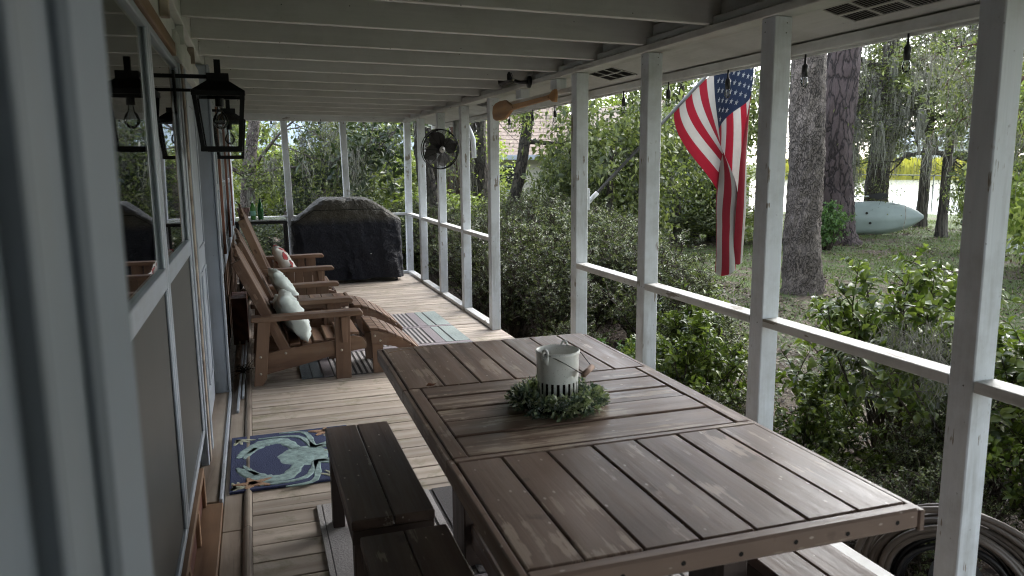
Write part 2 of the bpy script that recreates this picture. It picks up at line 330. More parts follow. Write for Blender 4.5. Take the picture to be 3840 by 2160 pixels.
def litter(n, reg, size):
    x = rng.uniform(reg[0], reg[1], n); y = rng.uniform(reg[2], reg[3], n); z = ground_h(x, y)+rng.uniform(.005, .05, n); a = rng.uniform(0, 6.28, n); L = size*rng.uniform(.5, 1.3, n); w = L*rng.uniform(.15, .4, n)
    c = np.stack([x, y, z], -1); d = np.stack([np.cos(a), np.sin(a), rng.normal(size=n)*.35], -1); s = np.stack([-np.sin(a), np.cos(a), rng.normal(size=n)*.4], -1)
    V = np.stack([c-d*L[:, None], c-s*w[:, None], c+d*L[:, None], c+s*w[:, None]], 1); return V.reshape(-1, 3), np.arange(4*n).reshape(-1, 4)
M_litter = leafmat('fallen_leaves', [(.02, .013, .009), (.06, .038, .026), (.12, .08, .055), (.20, .15, .11)], .7, .05)
V1, F1 = litter(60000, (2.25, 7.5, .2, 13), .030); V2, F2 = litter(26000, (6.5, 20, 4, 24), .045)
tag(link('leaf_litter', mesh_np('leaf_litter', np.concatenate([V1, V2]), np.concatenate([F1, F2+len(V1)])), M_litter), 'dry fallen leaves scattered under the shrubs', kind='stuff')

# ------------------------------------------------------------ porch deck
deck = thing('porch_deck', 'weathered wooden porch floor of crosswise boards', None, (1, 5, 0)); del_ = deck; deck['kind'] = 'structure'
def W_(o_, n, x0, x1, y0, y1, z0, z1, mat, **k):
    l = o_.location; return box(n, x0-l.x, x1-l.x, y0-l.y, y1-l.y, z0-l.z, z1-l.z, mat, o_, **k)
y = 3.63-.15*33
while y < 11.15:
    zz = random.uniform(-.0015, .0015); g = random.uniform(.006, .010)
    o = W_(deck, 'deck_board', -.085, 2.215, y+g/2, y+.15-g/2, -.03+zz, zz, M_deck, bev=.0015); o.rotation_euler = (random.uniform(-.006, .006), 0, random.uniform(-.0006, .0006))
    y += .15
for i, (a, b_) in enumerate(((-1.3, 1.6), (1.604, 3.35), (3.354, 6.2), (6.204, 9.1), (9.104, 11.2))):
    W_(deck, 'border_board', -.214, -.128, a, b_, -.028, .001, M_decky, bev=.004)
    mb = MB(); n_ = 7; pr_ = [(-.106+.019*math.cos(math.pi*j/6), .016*math.sin(math.pi*j/6)) for j in range(7)]
    link('edge_molding', prism_me('edge_molding', [(-.125-1, 0.0)]+[(p[0]-1, p[1]) for p in pr_[::-1]]+[(-.087-1, 0.0)], 'y', a-5, b_-5), M_decky, deck)
W_(deck, 'rim_joist', 2.165, 2.20, -1.3, 11.2, -.24, -.032, M_oldwood); W_(deck, 'rim_joist', -.33, 2.16, 11.16, 11.20, -.24, -.032, M_oldwood)
for yy in np.arange(-1, 11.2, 1.5):
    W_(deck, 'support_post', 2.05, 2.14, yy, yy+.09, GZ-.1, -.04, M_tablez)

# ------------------------------------------------------------ porch railing: posts, rails, sill plates
PX = 2.12
rail = thing('porch_railing', 'white painted porch posts and rails along the open side and far end', 'railing', (PX, 5, 0))
POSTS = [11.05, 10.07, 8.96, 7.89, 6.87, 4.865, 3.875, 2.79, 1.73, .45]
for i, y in enumerate(POSTS):
    o = W_(rail, 'post', PX, PX+.09, y, y+.09, .0 if i in (0, 4, 5) else .04, 2.188, M_post, bev=.004)
    o.rotation_euler = (random.uniform(-.006, .006)+(.012 if i < 2 else 0), random.uniform(-.004, .004), random.uniform(-.02, .02))
for a, b_ in zip(POSTS[:-1], POSTS[1:]):
    if a == 6.87: continue
    W_(rail, 'rail', PX+.001, PX+.089, b_+.092, a-.002, .855, .893, M_rail, bev=.003)
    W_(rail, 'sill_plate', PX+.002, PX+.088, b_+.092, a-.002, .003, .04, M_rail, bev=.003)
for i, x in enumerate((-.325, .44, 1.235)):
    o = W_(rail, 'post', x, x+.085, 11.05, 11.14, 0.04, 2.19, M_post); o.rotation_euler = (0, (0, -.02, -.02)[i], 0)
W_(rail, 'rail', -.235, .438, 11.05, 11.138, .86, .895, M_railx); W_(rail, 'rail', .53, 1.233, 11.05, 11.138, .86, .895, M_railx); W_(rail, 'rail', 1.325, 2.118, 11.05, 11.138, .86, .895, M_railx)
W_(rail, 'sill_plate', -.235, 2.118, 11.052, 11.136, .003, .039, M_railx)

# ------------------------------------------------------------ porch roof: plate, rafters, soffit, fascia, vents
roof = thing('porch_roof', 'white painted porch ceiling of bare rafters on a long edge beam', 'roof', (1, 5, 2.2))
W_(roof, 'top_plate', PX-.01, PX+.10, -1.4, 11.16, 2.19, 2.228, M_beam); W_(roof, 'top_plate', PX+.012, PX+.115, -1.4, 11.2, 2.2302, 2.27, M_beam)
W_(roof, 'end_beam', -.325, PX+.03, 11.04, 11.15, 2.192, 2.34, M_railx)
W_(roof, 'ledger', -.30, -.262, -1.4, 11.04, 2.25, 2.42, M_beam)
RY = [3.945-.655*k for k in range(8, 0, -1)]+[3.945, 4.589, 5.24, 5.88, 6.543, 7.213, 7.894, 8.57, 9.22, 9.93, 10.652]
for y in RY:
    o = beam('rafter', (-.26-1, y-5, .135), (2.56-1, y-5, .098), .038, .14, M_rafter, roof)
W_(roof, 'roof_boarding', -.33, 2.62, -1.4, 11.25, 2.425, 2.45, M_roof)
for i in range(len(RY)-1):   # blocking between rafters over the plate
    W_(roof, 'blocking', PX+.05, PX+.085, RY[i]+.021, RY[i+1]-.021, 2.272, 2.34, M_beam)
SO = [(PX+.118, 2.232), (2.60, 2.152), (2.60, 2.162), (PX+.118, 2.245)]
link('soffit', prism_me('soffit', [(p[0]-1, p[1]-2.2) for p in SO], 'y', -6.4, 6.2), M_soffit, roof)
W_(roof, 'fascia', 2.602, 2.622, -1.4, 11.25, 2.088, 2.42, M_beam); W_(roof, 'fascia_trim', 2.565, 2.600, -1.4, 11.25, 2.10, 2.148, M_beam)
def vent(y0, y1):
    sl_ = -.08/.362; x0, x1 = 2.30, 2.50
    def zc(x): return 2.232+(x-PX-.118)*(-.08/.362)-.006
    f = MB()
    for (a, b_, c, d) in ((x0, x0+.012, y0, y1), (x1-.012, x1, y0, y1), (x0, x1, y0, y0+.012), (x0, x1, y1-.012, y1), ((x0+x1)/2-.006, (x0+x1)/2+.006, y0, y1), (x0, x1, y0+(y1-y0)/3-.006, y0+(y1-y0)/3+.006), (x0, x1, y0+2*(y1-y0)/3-.006, y0+2*(y1-y0)/3+.006)):
        f.add([(a-1, c-5, zc(a)-2.2), (b_-1, c-5, zc(b_)-2.2), (b_-1, d-5, zc(b_)-2.2), (a-1, d-5, zc(a)-2.2), (a-1, c-5, zc(a)-2.194), (b_-1, c-5, zc(b_)-2.194), (b_-1, d-5, zc(b_)-2.194), (a-1, d-5, zc(a)-2.194)], BOXF)
    fo = f.build('vent', M_soffit, roof)
    g = MB(); g.add([(x0-1, y0-5, zc(x0)-2.196), (x1-1, y0-5, zc(x1)-2.196), (x1-1, y1-5, zc(x1)-2.196), (x0-1, y1-5, zc(x0)-2.196)], [(0, 1, 2, 3)]); link('vent_screen', g.me('vent_screen'), M_hole, fo)
    s = MB(); k = 26
    for j in range(k):
        yy = y0+.012+(y1-y0-.024)*(j+.5)/k
        s.add([(x0-1, yy-5-.005, zc(x0)-2.2), (x1-1, yy-5-.005, zc(x1)-2.2), (x1-1, yy-5+.004, zc(x1)-2.197), (x0-1, yy-5+.004, zc(x0)-2.197)], [(0, 1, 2, 3)])
    so = s.build('slat', M_soffit, fo); so['kind'] = 'stuff'
vent(4.72, 5.12); vent(2.26, 2.75); vent(7.6, 8.0)
for yy, x0 in ((5.30, 0), (6.08, 0)):
    W_(roof, 'oar_block', PX+.005, PX+.085, yy-.06, yy+.06, 2.115, 2.188, M_post)
W_(roof, 'mounting_board', PX+.04, PX+.06, 4.96, 6.865, 2.08, 2.1145, M_rail)

nh = MB()
for y in RY:
    for x in (.0, .8, 1.5): nh.add([(x-1+.3*math.sin(y*7+x*3)+.003*math.cos(a), y-5-.0196, .10+.05*math.sin(y*5+x)+.003*math.sin(a)) for a in np.linspace(0, 2*math.pi, 7)[:-1]], [tuple(range(6))])
tag(nh.build('nail_heads', M_hole, roof), kind='stuff')
ns_ = MB()
for y in POSTS:
    for z in (.06, .86, 2.12, 2.16): ns_.add([(.02+.04*abs(math.sin(y*9+z*5))+.003*math.cos(a), y-5-.0015, z+.003*math.sin(a)) for a in np.linspace(0, 2*math.pi, 7)[:-1]], [tuple(range(6))]); ns_.add([(-.0015, y-5+.02+.05*abs(math.sin(y*3+z)), z+.01)]+[(-.0015, y-5+.02+.05*abs(math.sin(y*3+z))+.003*math.cos(a), z+.01+.003*math.sin(a)) for a in np.linspace(0, 2*math.pi, 7)[:-1]], [tuple(range(1, 7))])
tag(ns_.build('nail_heads', M_hole, rail), kind='stuff')
# ------------------------------------------------------------ house wall with glazed doors and windows
wall = thing('house_wall', 'white framed glass doors and windows along the house side of the porch', 'wall', (-.3, 3, 0))
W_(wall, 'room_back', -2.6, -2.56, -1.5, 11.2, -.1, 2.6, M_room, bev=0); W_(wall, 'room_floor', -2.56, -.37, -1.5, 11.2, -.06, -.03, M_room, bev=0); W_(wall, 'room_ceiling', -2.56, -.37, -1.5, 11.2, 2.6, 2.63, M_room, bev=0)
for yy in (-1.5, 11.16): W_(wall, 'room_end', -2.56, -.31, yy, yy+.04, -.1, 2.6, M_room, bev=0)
W_(wall, 'upper_wall', -.345, -.303, -1.4, 11.15, 2.141, 2.60, M_beam)
W_(wall, 'pine_header', -.335, -.292, .4, 3.90, 2.082, 2.139, M_header)
W_(wall, 'wall_plate', -.335, -.285, 3.90, 5.50, 2.082, 2.2, M_beam)
for k_ in range(13):
    yy = 1.2+k_*.72; W_(wall, 'stub_block', -.30, -.265, yy, yy+.045, 2.16, 2.248, M_oldwood if k_ % 2 else M_beam)
def door_leaf(y0, y1, z0=.205, zt=2.08, mid=(1.15, 1.222), cols=()):
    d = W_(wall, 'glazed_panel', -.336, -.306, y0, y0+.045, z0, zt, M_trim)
    def sub(n, *a, mat=M_trim, **k):
        l = wall.location; o = box(n, a[0]-l.x-d.location.x, a[1]-l.x-d.location.x, a[2]-l.y-d.location.y, a[3]-l.y-d.location.y, a[4]-l.z-d.location.z, a[5]-l.z-d.location.z, mat, d, **k); return o
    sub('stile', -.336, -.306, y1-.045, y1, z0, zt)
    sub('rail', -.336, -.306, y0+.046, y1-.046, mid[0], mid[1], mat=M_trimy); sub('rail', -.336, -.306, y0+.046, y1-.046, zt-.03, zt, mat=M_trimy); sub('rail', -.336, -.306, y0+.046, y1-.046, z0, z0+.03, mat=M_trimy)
    sub('glass', -.325, -.321, y0+.044, y1-.044, mid[1]-.002, zt-.028, mat=M_glass, bev=0); sub('lower_panel', -.328, -.318, y0+.044, y1-.044, z0+.028, mid[0]+.002, mat=M_panel, bev=0)
    for a, b_ in ((y0+.046, y0+.056), (y1-.056, y1-.046)):
        sub('bead', -.317, -.309, a, b_, mid[1]+.001, zt-.031); sub('bead', -.3165, -.309, a, b_, z0+.031, mid[0]-.001)
door_leaf(1.04, 1.98); door_leaf(1.99, 2.985); door_leaf(2.995, 4.12)
for i, (a, b_, mt) in enumerate(((4.125, 4.175, M_trim), (4.177, 4.26, M_oldwood), (4.262, 4.36, M_trim), (4.362, 4.44, M_trim))):
    W_(wall, 'casing', -.34, -.298+.008*(i % 2), a, b_, .0, 2.08, mt)
# panelled white door between casing and corner post
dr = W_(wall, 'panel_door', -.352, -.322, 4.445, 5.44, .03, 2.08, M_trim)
for a, b_, c, d in ((4.56, 4.95, .22, .95), (4.99, 5.36, .22, .95), (4.56, 5.36, 1.08, 1.95)):
    for (e, f, g_, h) in ((a, b_, c, c+.02), (a, b_, d-.02, d), (a, a+.02, c+.021, d-.021), (b_-.02, b_, c+.021, d-.021)):
        box('molding', .0151, .023, e-4.9425, f-4.9425, g_-1.055, h-1.055, M_trim, dr)
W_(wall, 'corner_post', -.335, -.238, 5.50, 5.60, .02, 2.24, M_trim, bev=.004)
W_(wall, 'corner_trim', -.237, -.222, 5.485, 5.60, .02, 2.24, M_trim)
W_(wall, 'door_sill', -.34, -.235, 3.64, 5.495, -.03, .025, M_oldwood); W_(wall, 'sill_nosing', -.234, -.217, 3.64, 5.48, -.03, .034, M_trimy)
# timber skirt with dark red boards below the glazed panels
W_(wall, 'skirt_rail', -.335, -.288, 1.0, 3.63, .172, .203, M_pine); W_(wall, 'skirt_rail', -.335, -.216, 1.0, 3.63, -.03, .022, M_pine)
for yy in (1.0, 1.62, 2.18, 2.72, 3.2, 3.59): W_(wall, 'skirt_stud', -.325, -.286, yy, yy+.04, .0225, .1715, M_pinez)
for a, b_ in ((1.04, 1.62), (1.66, 2.18), (2.22, 2.72), (2.76, 3.2), (3.24, 3.59)): W_(wall, 'red_board', -.325, -.303, a+.001, b_-.001, .0225, .1715, M_redwood)
M_redcas = paint('weathered_red_casing', (.22, .085, .05), 'z', .5)
M_yelcas = paint('yellowed_casing', (.45, .38, .24), 'z', .5)
def window(y0, y1, z0, z1, x=-.262):
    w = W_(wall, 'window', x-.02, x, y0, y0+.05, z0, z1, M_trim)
    def sub(n, x0, x1, a, b_, c, d, mat=M_trim, **k):
        l = wall.location; return box(n, x0-l.x-w.location.x, x1-l.x-w.location.x, a-l.y-w.location.y, b_-l.y-w.location.y, c-w.location.z, d-w.location.z, mat, w, **k)
    sub('stile', x-.02, x, y1-.05, y1, z0, z1); sub('rail', x-.02, x, y0+.051, y1-.051, z0, z0+.06, M_trimy); sub('rail', x-.02, x, y0+.051, y1-.051, z1-.05, z1, M_trimy); sub('rail', x-.02, x, y0+.051, y1-.051, (z0+z1)/2-.02, (z0+z1)/2+.03, M_trimy)
    sub('muntin', x-.017, x-.003, (y0+y1)/2-.012, (y0+y1)/2+.012, z0+.061, (z0+z1)/2-.021); sub('muntin', x-.017, x-.003, (y0+y1)/2-.012, (y0+y1)/2+.012, (z0+z1)/2+.031, z1-.051)
    sub('glass', x-.013, x-.010, y0+.048, y1-.048, z0+.058, z1-.048, M_glass, bev=0)
W_(wall, 'siding', -.30, -.262, 5.605, 11.04, .70, .83, M_trimy)
M_lowwall = wood('brown_lower_boards', (.05, .025, .015), (.11, .06, .035), (.2, .12, .075), 'z', .7, 50)
for k_ in range(36): W_(wall, 'lower_board', -.30, -.264-.006*(k_ % 3), 5.605+k_*.151, 5.605+k_*.151+.146, 0, .698, M_lowwall)
window(5.72, 7.0, .84, 1.98); window(7.5, 8.7, .84, 1.98); window(9.2, 10.4, .84, 1.98)
for a, b_, mt in ((5.605, 5.66, M_trim), (5.665, 5.715, M_redcas), (7.005, 7.06, M_redcas), (7.07, 7.30, M_trim), (7.31, 7.495, M_yelcas), (8.705, 8.8, M_redcas), (8.81, 9.19, M_yelcas), (10.405, 10.48, M_redcas), (10.49, 11.04, M_trim)): W_(wall, 'casing', -.30, -.252+.006*(len(mt.name) % 3), a, b_, .831, 2.08, mt)
W_(wall, 'window_head', -.30, -.25, 5.605, 11.04, 2.082, 2.14, M_trimy)
for a, b_ in ((5.716, 7.004), (7.496, 8.704), (9.191, 10.404)): W_(wall, 'window_head', -.30, -.256, a, b_, 1.983, 2.08, M_trimy)
W_(wall, 'end_wall', -.345, 2.10, -1.02, -.98, 0, 2.6, M_beam)  # unseen wall added behind the camera to darken the near end
# open white door close beside the camera
nd_ = thing('open_door', 'white moulded door standing open close by, blurred at the left edge', 'door', (-.106, .605, 0), R(180-15.8))
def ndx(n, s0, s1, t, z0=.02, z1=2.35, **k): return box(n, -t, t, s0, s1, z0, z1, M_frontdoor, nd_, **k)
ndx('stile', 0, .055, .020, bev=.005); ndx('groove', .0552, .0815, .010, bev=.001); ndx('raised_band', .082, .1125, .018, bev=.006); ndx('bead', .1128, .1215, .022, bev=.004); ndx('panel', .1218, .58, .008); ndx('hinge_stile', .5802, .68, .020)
# ------------------------------------------------------------ rugs and the crab mat
M_ruggrey = plain('rug_pale_pile', (.44, .42, .42), .95, 0, .2, 120, .8); M_rugdark = plain('rug_dark_weave', (.115, .11, .115), .95, 0, .25, 150, .6)
M_rugteal = plain('rug_teal_pile', (.34, .40, .39), .95, 0, .2, 120, .8); M_rugmauve = plain('rug_mauve_weave', (.30, .27, .29), .95, 0, .2, 150, .6); M_rugslate = plain('rug_slate_pile', (.15, .18, .20), .95, 0, .3, 100, .8)
def rug(loc, w, l, label, segs, grp='striped rugs on the porch floor'):
    r_ = thing('striped_rug', label, 'rug', loc, 0, grp); box('backing', 0, w, 0, l, .002, .007, M_rugdark, r_, bev=.001)
    for (y0, y1, cols) in segs:
        for (x0, x1, mt) in cols: box('stripe', x0, x1, y0, y1, .0072, .0125, mt, r_, bev=.002)
def cols(w):
    c = [(0, .075, M_rugslate), (.08, .15, M_rugslate)]; x = .165
    c.append((x, x+.07, M_rugmauve)); x += .08
    while x < w-.36: c.append((x, x+.023, M_ruggrey)); x += .042
    c += [(x, x+.09, M_rugmauve), (x+.095, x+.165, M_rugteal), (x+.18, w, M_rugteal)]; return c
C1 = cols(1.53); rug((.27, 5.72, 0), 1.53, 2.24, 'teal and grey striped rug in front of the wooden lounge chairs', [(0, .70, C1), (.71, .78, [(0, 1.53, M_rugmauve)]), (.79, 1.45, C1), (1.46, 1.52, [(0, 1.53, M_rugmauve)]), (1.53, 2.24, C1)])
def cols2(w):
    c = [(0, .022, M_ruggrey), (.026, .115, M_ruggrey), (.12, .16, M_rugmauve)]; x = .17
    while x < .50: c.append((x, x+.034, M_ruggrey)); x += .047
    c += [(x+.005, x+.105, M_rugdark), (x+.115, x+.26, M_rugteal), (x+.27, x+.36, M_rugslate)]; x += .37
    while x < w-.25: c.append((x, x+.034, M_ruggrey)); x += .047
    c += [(x, w-.1, M_rugmauve), (w-.095, w, M_rugteal)]; return c
C2 = cols2(1.56); rug((.198, 1.0, 0), 1.56, 2.47, 'grey and teal striped rug under the brown table', [(0, .6, C2), (.61, .68, [(0, 1.56, M_rugmauve)]), (.69, 1.55, C2), (1.56, 1.63, [(0, 1.56, M_rugmauve)]), (1.64, 2.47, C2)])
M_matblue = plain('mat_navy_pile', (.045, .06, .14), .95, 0, .35, 160, 1.0); M_mataqua = plain('mat_aqua_pile', (.30, .42, .42), .95, 0, .45, 30, 1.0); M_matcream = plain('mat_cream_pile', (.42, .44, .34), .95, 0, .25, 60, 1.0); M_matcoral = plain('mat_coral_pile', (.40, .25, .16), .95, 0, .35, 50, 1.0)
mat_ = thing('crab_mat', 'navy doormat with an aqua crab and coral corners beside the bench', 'doormat', (-.192, 3.75, 0), R(.3))
MW, ML = .66, .80
box('pile', 0, MW, 0, ML, .001, .014, M_matblue, mat_, bev=.004)
def ribbon(pts, wid, z=.0175, h=.004):
    """rounded band through pts with widths"""
    P = [Vector((p[0], p[1], 0)) for p in pts]; wid = wid if hasattr(wid, '__len__') else [wid]*len(P)
    Q = []; Wd = []
    for i in range(len(P)-1):
        p0, p1, p2, p3 = P[max(i-1, 0)], P[i], P[i+1], P[min(i+2, len(P)-1)]
        for k in range(5):
            u = k/5; Q.append(.5*((2*p1)+(p2-p0)*u+(2*p0-5*p1+4*p2-p3)*u*u+(3*p1-p0-3*p2+p3)*u**3)); Wd.append(wid[i]*(1-u)+wid[i+1]*u)
    Q.append(P[-1]); Wd.append(wid[-1]); V = []; F = []
    for i, q in enumerate(Q):
        d = (Q[min(i+1, len(Q)-1)]-Q[max(i-1, 0)]).normalized(); s = Vector((-d.y, d.x, 0)); w = Wd[i]*(1+.12*math.sin(i*2.7))
        for o_, zz in ((-1, 0), (-.7, h), (.7, h), (1, 0)): V.append((q.x+s.x*w*o_, q.y+s.y*w*o_, z-.004+zz))
    for i in range(len(Q)-1):
        for k in range(3): F.append((i*4+k, i*4+k+1, i*4+k+5, i*4+k+4))
    return V, F
# mat drawing in mat units: u across (0..1 over visible width), v depth
def mp_(u, v): return (u*MW, v*ML)
cr = MB()
bc = mp_(.60, .47)
V = [(bc[0], bc[1], .019)]+[(bc[0]+.125*math.cos(a)*(1.0 if math.cos(a) > 0 else 1.35)*(1+.05*math.sin(9*a)), bc[1]+.16*math.sin(a)*(1+.04*math.sin(7*a)), .0135) for a in np.linspace(0, 2*math.pi, 37)[:-1]]
cr.add(V, [(0, i+1, (i+1) % 36+1) for i in range(36)])
for s in (1, -1):
    f = lambda u, v: mp_(u, .47+s*(v-.47))
    cr.add(*ribbon([f(.52, .62), f(.42, .80), f(.26, .80), f(.12, .66), f(.05, .56)], [.03, .045, .055, .04, .008]))
    cr.add(*ribbon([f(.20, .72), f(.13, .60), f(.10, .53)], [.02, .018, .005]))
    for q, (u1, v1, u2, v2) in enumerate(((.55, .86, .22, .90), (.62, .92, .40, .97), (.92, .74, .99, .80), (.90, .66, .99, .70), (.86, .60, .99, .58))):
        cr.add(*ribbon([f(.66, .60), f(*( (u1, v1))), f(u2, v2)], [.022, .017, .007]))
cr.build('crab', M_mataqua, mat_)
for (u, v, s) in ((.02, .03, 1), (.88, .9, -1), (.9, .55, -1), (.04, .93, 1), (.75, .04, 1)):
    cc = MB()
    for k in range(5):
        a = R(20+k*28)*(1 if s > 0 else -1)+(0 if s > 0 else math.pi); x0, y0 = mp_(u, v); dx, dy = math.cos(a)*.11, abs(math.sin(a))*.09*(1 if v < .5 else -1)
        x1, y1 = min(max(x0+dx, .012), MW-.012), min(max(y0+dy, .012), ML-.012); x0, y0 = min(max(x0, .014), MW-.014), min(max(y0, .014), ML-.014)
        cc.add(*ribbon([(x0, y0), ((x0+x1)/2+.01, (y0+y1)/2), (x1, y1)], [.014, .011, .006], z=.0168))
    cc.build('pale_coral', M_matcream, mat_)
for (u, v) in ((.17, .09), (.80, .91)):
    cx, cy = mp_(u, v); st = MB()
    for k in range(5):
        a = R(90+72*k+(15 if u < .5 else 0)); ex, ey = cx+.105*math.cos(a), cy+.075*math.sin(a); ex = min(max(ex, .015), MW-.015); ey = min(max(ey, .013), ML-.013)
        st.add(*ribbon([(cx, cy), ((cx+ex)/2, (cy+ey)/2), (ex, ey)], [.03, .022, .006], z=.0185))
    st.build('orange_starfish', M_matcoral, mat_)

# ------------------------------------------------------------ table and benches
tb = thing('dining_table', 'long brown painted plank table with three sections', 'table', (1.0, 2.36, 0), R(-.8))
TT = .752
def tx(n, x0, x1, y0, y1, z0, z1, mat, **k): return box(n, x0-1.0, x1-1.0, y0-2.36, y1-2.36, z0, z1, mat, tb, **k)
xsm = [.505, .647, .789, .931, 1.072, 1.214, 1.356, 1.492]
for i in range(7): tx('plank', xsm[i]+.0023, xsm[i+1]-.0023, 2.726, 3.385, TT-.03, TT+random.uniform(-.001, .001), M_tabley, bev=.0035)
xsn = [.505, .638, .778, .920, 1.062, 1.206, 1.350, 1.492]
for i in range(7): tx('plank', xsn[i]+.0025, xsn[i+1]-.0025, 1.366, 1.972, TT-.03, TT+random.uniform(-.0015, .001), M_tabley, bev=.0035)
for a, b_ in ((2.592, 2.719), (2.452, 2.584), (2.325, 2.444), (2.182, 2.318), (2.012, 2.174)): tx('plank', .553, 1.444, a, b_, TT-.03, TT-random.uniform(.0005, .004), M_tablex, bev=.0035)
tx('side_board', .503, .548, 2.006, 2.719, TT-.045, TT, M_tabley); tx('side_board', 1.449, 1.493, 2.006, 2.719, TT-.045, TT, M_tabley)
tx('end_board', .503, 1.494, 1.976, 2.002, TT-.05, TT, M_tablex); tx('end_board', .50, 1.497, 1.325, 1.362, TT-.052, TT, M_tablex, bev=.006)
tx('edge_board', .484, .5025, 1.325, 2.0, TT-.06, TT-.002, M_tabley); tx('edge_board', .484, .5025, 2.725, 3.385, TT-.06, TT-.004, M_tabley); tx('edge_board', .4845, .502, 2.006, 2.719, TT-.06, TT-.004, M_tabley)
tx('edge_board', .484, 1.492, 3.3865, 3.404, TT-.06, TT-.004, M_tablex); tx('edge_board', 1.498, 1.516, 1.325, 3.385, TT-.06, TT-.006, M_tabley)
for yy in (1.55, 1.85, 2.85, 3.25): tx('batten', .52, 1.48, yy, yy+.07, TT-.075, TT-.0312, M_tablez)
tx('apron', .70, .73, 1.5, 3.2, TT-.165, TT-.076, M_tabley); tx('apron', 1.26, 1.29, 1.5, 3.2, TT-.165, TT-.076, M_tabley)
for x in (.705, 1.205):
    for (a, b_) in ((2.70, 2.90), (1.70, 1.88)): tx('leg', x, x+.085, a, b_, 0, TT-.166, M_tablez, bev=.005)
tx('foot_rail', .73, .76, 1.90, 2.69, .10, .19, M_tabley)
hb = MB()
for k in range(7):
    x = .56+.145*k-1.0; hb.lathe([(0.0001, 0), (.006, 0)], 10); v_ = hb.V[-1]; a = v_.copy(); v_[:, 0], v_[:, 1], v_[:, 2] = a[:, 0]+x, -1.0355-.0005, a[:, 1]+TT-.026-.004*(k % 2)
hb.build('screw', M_hole, tb)
def bench(loc, label, L=.95, Wd=.28, H=.44):
    b_ = thing('bench', label, 'bench', loc, 0, 'brown benches round the table')
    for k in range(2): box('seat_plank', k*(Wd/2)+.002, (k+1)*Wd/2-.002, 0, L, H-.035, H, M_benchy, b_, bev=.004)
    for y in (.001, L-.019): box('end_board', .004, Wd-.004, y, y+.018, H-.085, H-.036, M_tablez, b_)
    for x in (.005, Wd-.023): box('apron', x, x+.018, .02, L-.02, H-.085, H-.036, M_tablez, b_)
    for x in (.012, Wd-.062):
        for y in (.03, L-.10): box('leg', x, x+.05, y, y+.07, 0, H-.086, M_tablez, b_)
bench((.24, 2.355, 0), 'dark brown plank bench beside the crab mat'); bench((.252, 1.295, 0), 'dark brown bench with flaked paint, nearest at the bottom'); bench((1.325, .93, 0), 'brown bench under the right side of the table', .95, .27)

# ------------------------------------------------------------ pot with wire handle, wreath, small bits on the table
M_enamel = plain('white_enamel', (.62, .64, .60), .3, 0, .12, 50, .1)
m, t, b = newmat('speckled_enamel'); v, tc = coords(t, (1, 1, 1), False); sp = noise(t, v, 260, 2, .5); n9 = noise(t, v, 25, 5, .7)
c = mixc(t, ramp(t, sp, [(.68, 0), (.73, .8)]), (.84, .845, .81), (.10, .08, .06)); c = mixc(t, ramp(t, n9, [(.6, 0), (.8, .5)]), c, (.40, .37, .30)); t.links.new(c, b.inputs['Base Color']); b.inputs['Roughness'].default_value = .28; M_pot = m
pc = (.977, 2.395)
pot = thing('crock', 'white speckled crock with wire and wood handle inside the wreath', 'pot', (pc[0], pc[1], TT))
RR = .077; NS = 22; V = []; F = []
prof = [(RR*.93, .004), (RR*.955, .012), (RR*.965, .084), (RR*.985, .12), (RR, .176), (RR*1.035, .183), (RR*1.035, .192), (RR*.985, .194), (RR*.95, .186), (RR*.94, .12), (RR*.91, .012), (0.001, .012)]
K = NS*4
pb = MB(); slots = []
for j in range(K):
    q = 2*math.pi*j/K
    for (r_, z) in prof: V.append((r_*math.cos(q), r_*math.sin(q), z))
mP = len(prof)
for j in range(K):
    j2 = (j+1) % K
    for i in range(mP-1):
        if i == 1 and j % 4 < 1.5: continue        # the slots
        if i == 9 and j % 4 < 1.5: continue
        F.append((j*mP+i, j2*mP+i, j2*mP+i+1, j*mP+i+1))
link('body', mesh_np('body', V, F, True), M_pot, pot)
MB().lathe([(.0001, .085), (.066, .085), (.064, .014), (.0001, .014)], 28).build('dark_soil', plain('dark_soil', (.02, .016, .012), .95, 0, .4, 60, .6), pot)  # dark liner added so the slots look shaded inside
for k, a in enumerate((R(215), R(50))):
    e = MB(); ex, ey = RR*1.05*math.cos(a), RR*1.05*math.sin(a); tx_, ty_ = -math.sin(a), math.cos(a); ring = []
    for j in range(14):
        q = 2*math.pi*j/14; ring.append((ex+tx_*.011*math.cos(q), ey+ty_*.011*math.cos(q), .19+.017*math.sin(q)))
    e.tube(ring, .0045, 6, closed=True); e.add([(ex+tx_*s*.013+math.cos(a)*o_, ey+ty_*s*.013+math.sin(a)*o_, z) for s in (-1, 1) for z in (.155, .182) for o_ in (-.004, .004)], [(0, 1, 3, 2), (4, 6, 7, 5), (0, 4, 5, 1), (2, 3, 7, 6), (0, 2, 6, 4), (1, 5, 7, 3)])
    e.build('lug', M_pot, pot, True)
a1, a2 = R(215), R(50); pA = Vector((RR*1.09*math.cos(a1), RR*1.09*math.sin(a1), .195)); pB = Vector((RR*1.09*math.cos(a2), RR*1.09*math.sin(a2), .198))
hd = Vector((math.cos(R(-45)), math.sin(R(-45)), 0)); g0, g1 = Vector((.055, -.105, .122)), Vector((.112, -.052, .132))
MB().tube([pA, pA.lerp(g0, .5)+Vector((.0, -.012, .004)), g0, g0.lerp(g1, .5), g1, g1.lerp(pB, .5)+Vector((.012, 0, .006)), pB], .0016, 6).build('wire_handle', M_black, pot)
MB().tube([g0, g1], .0105, 12).build('wooden_grip', plain('raw_grip_wood', (.38, .25, .19), .7), pot, True)
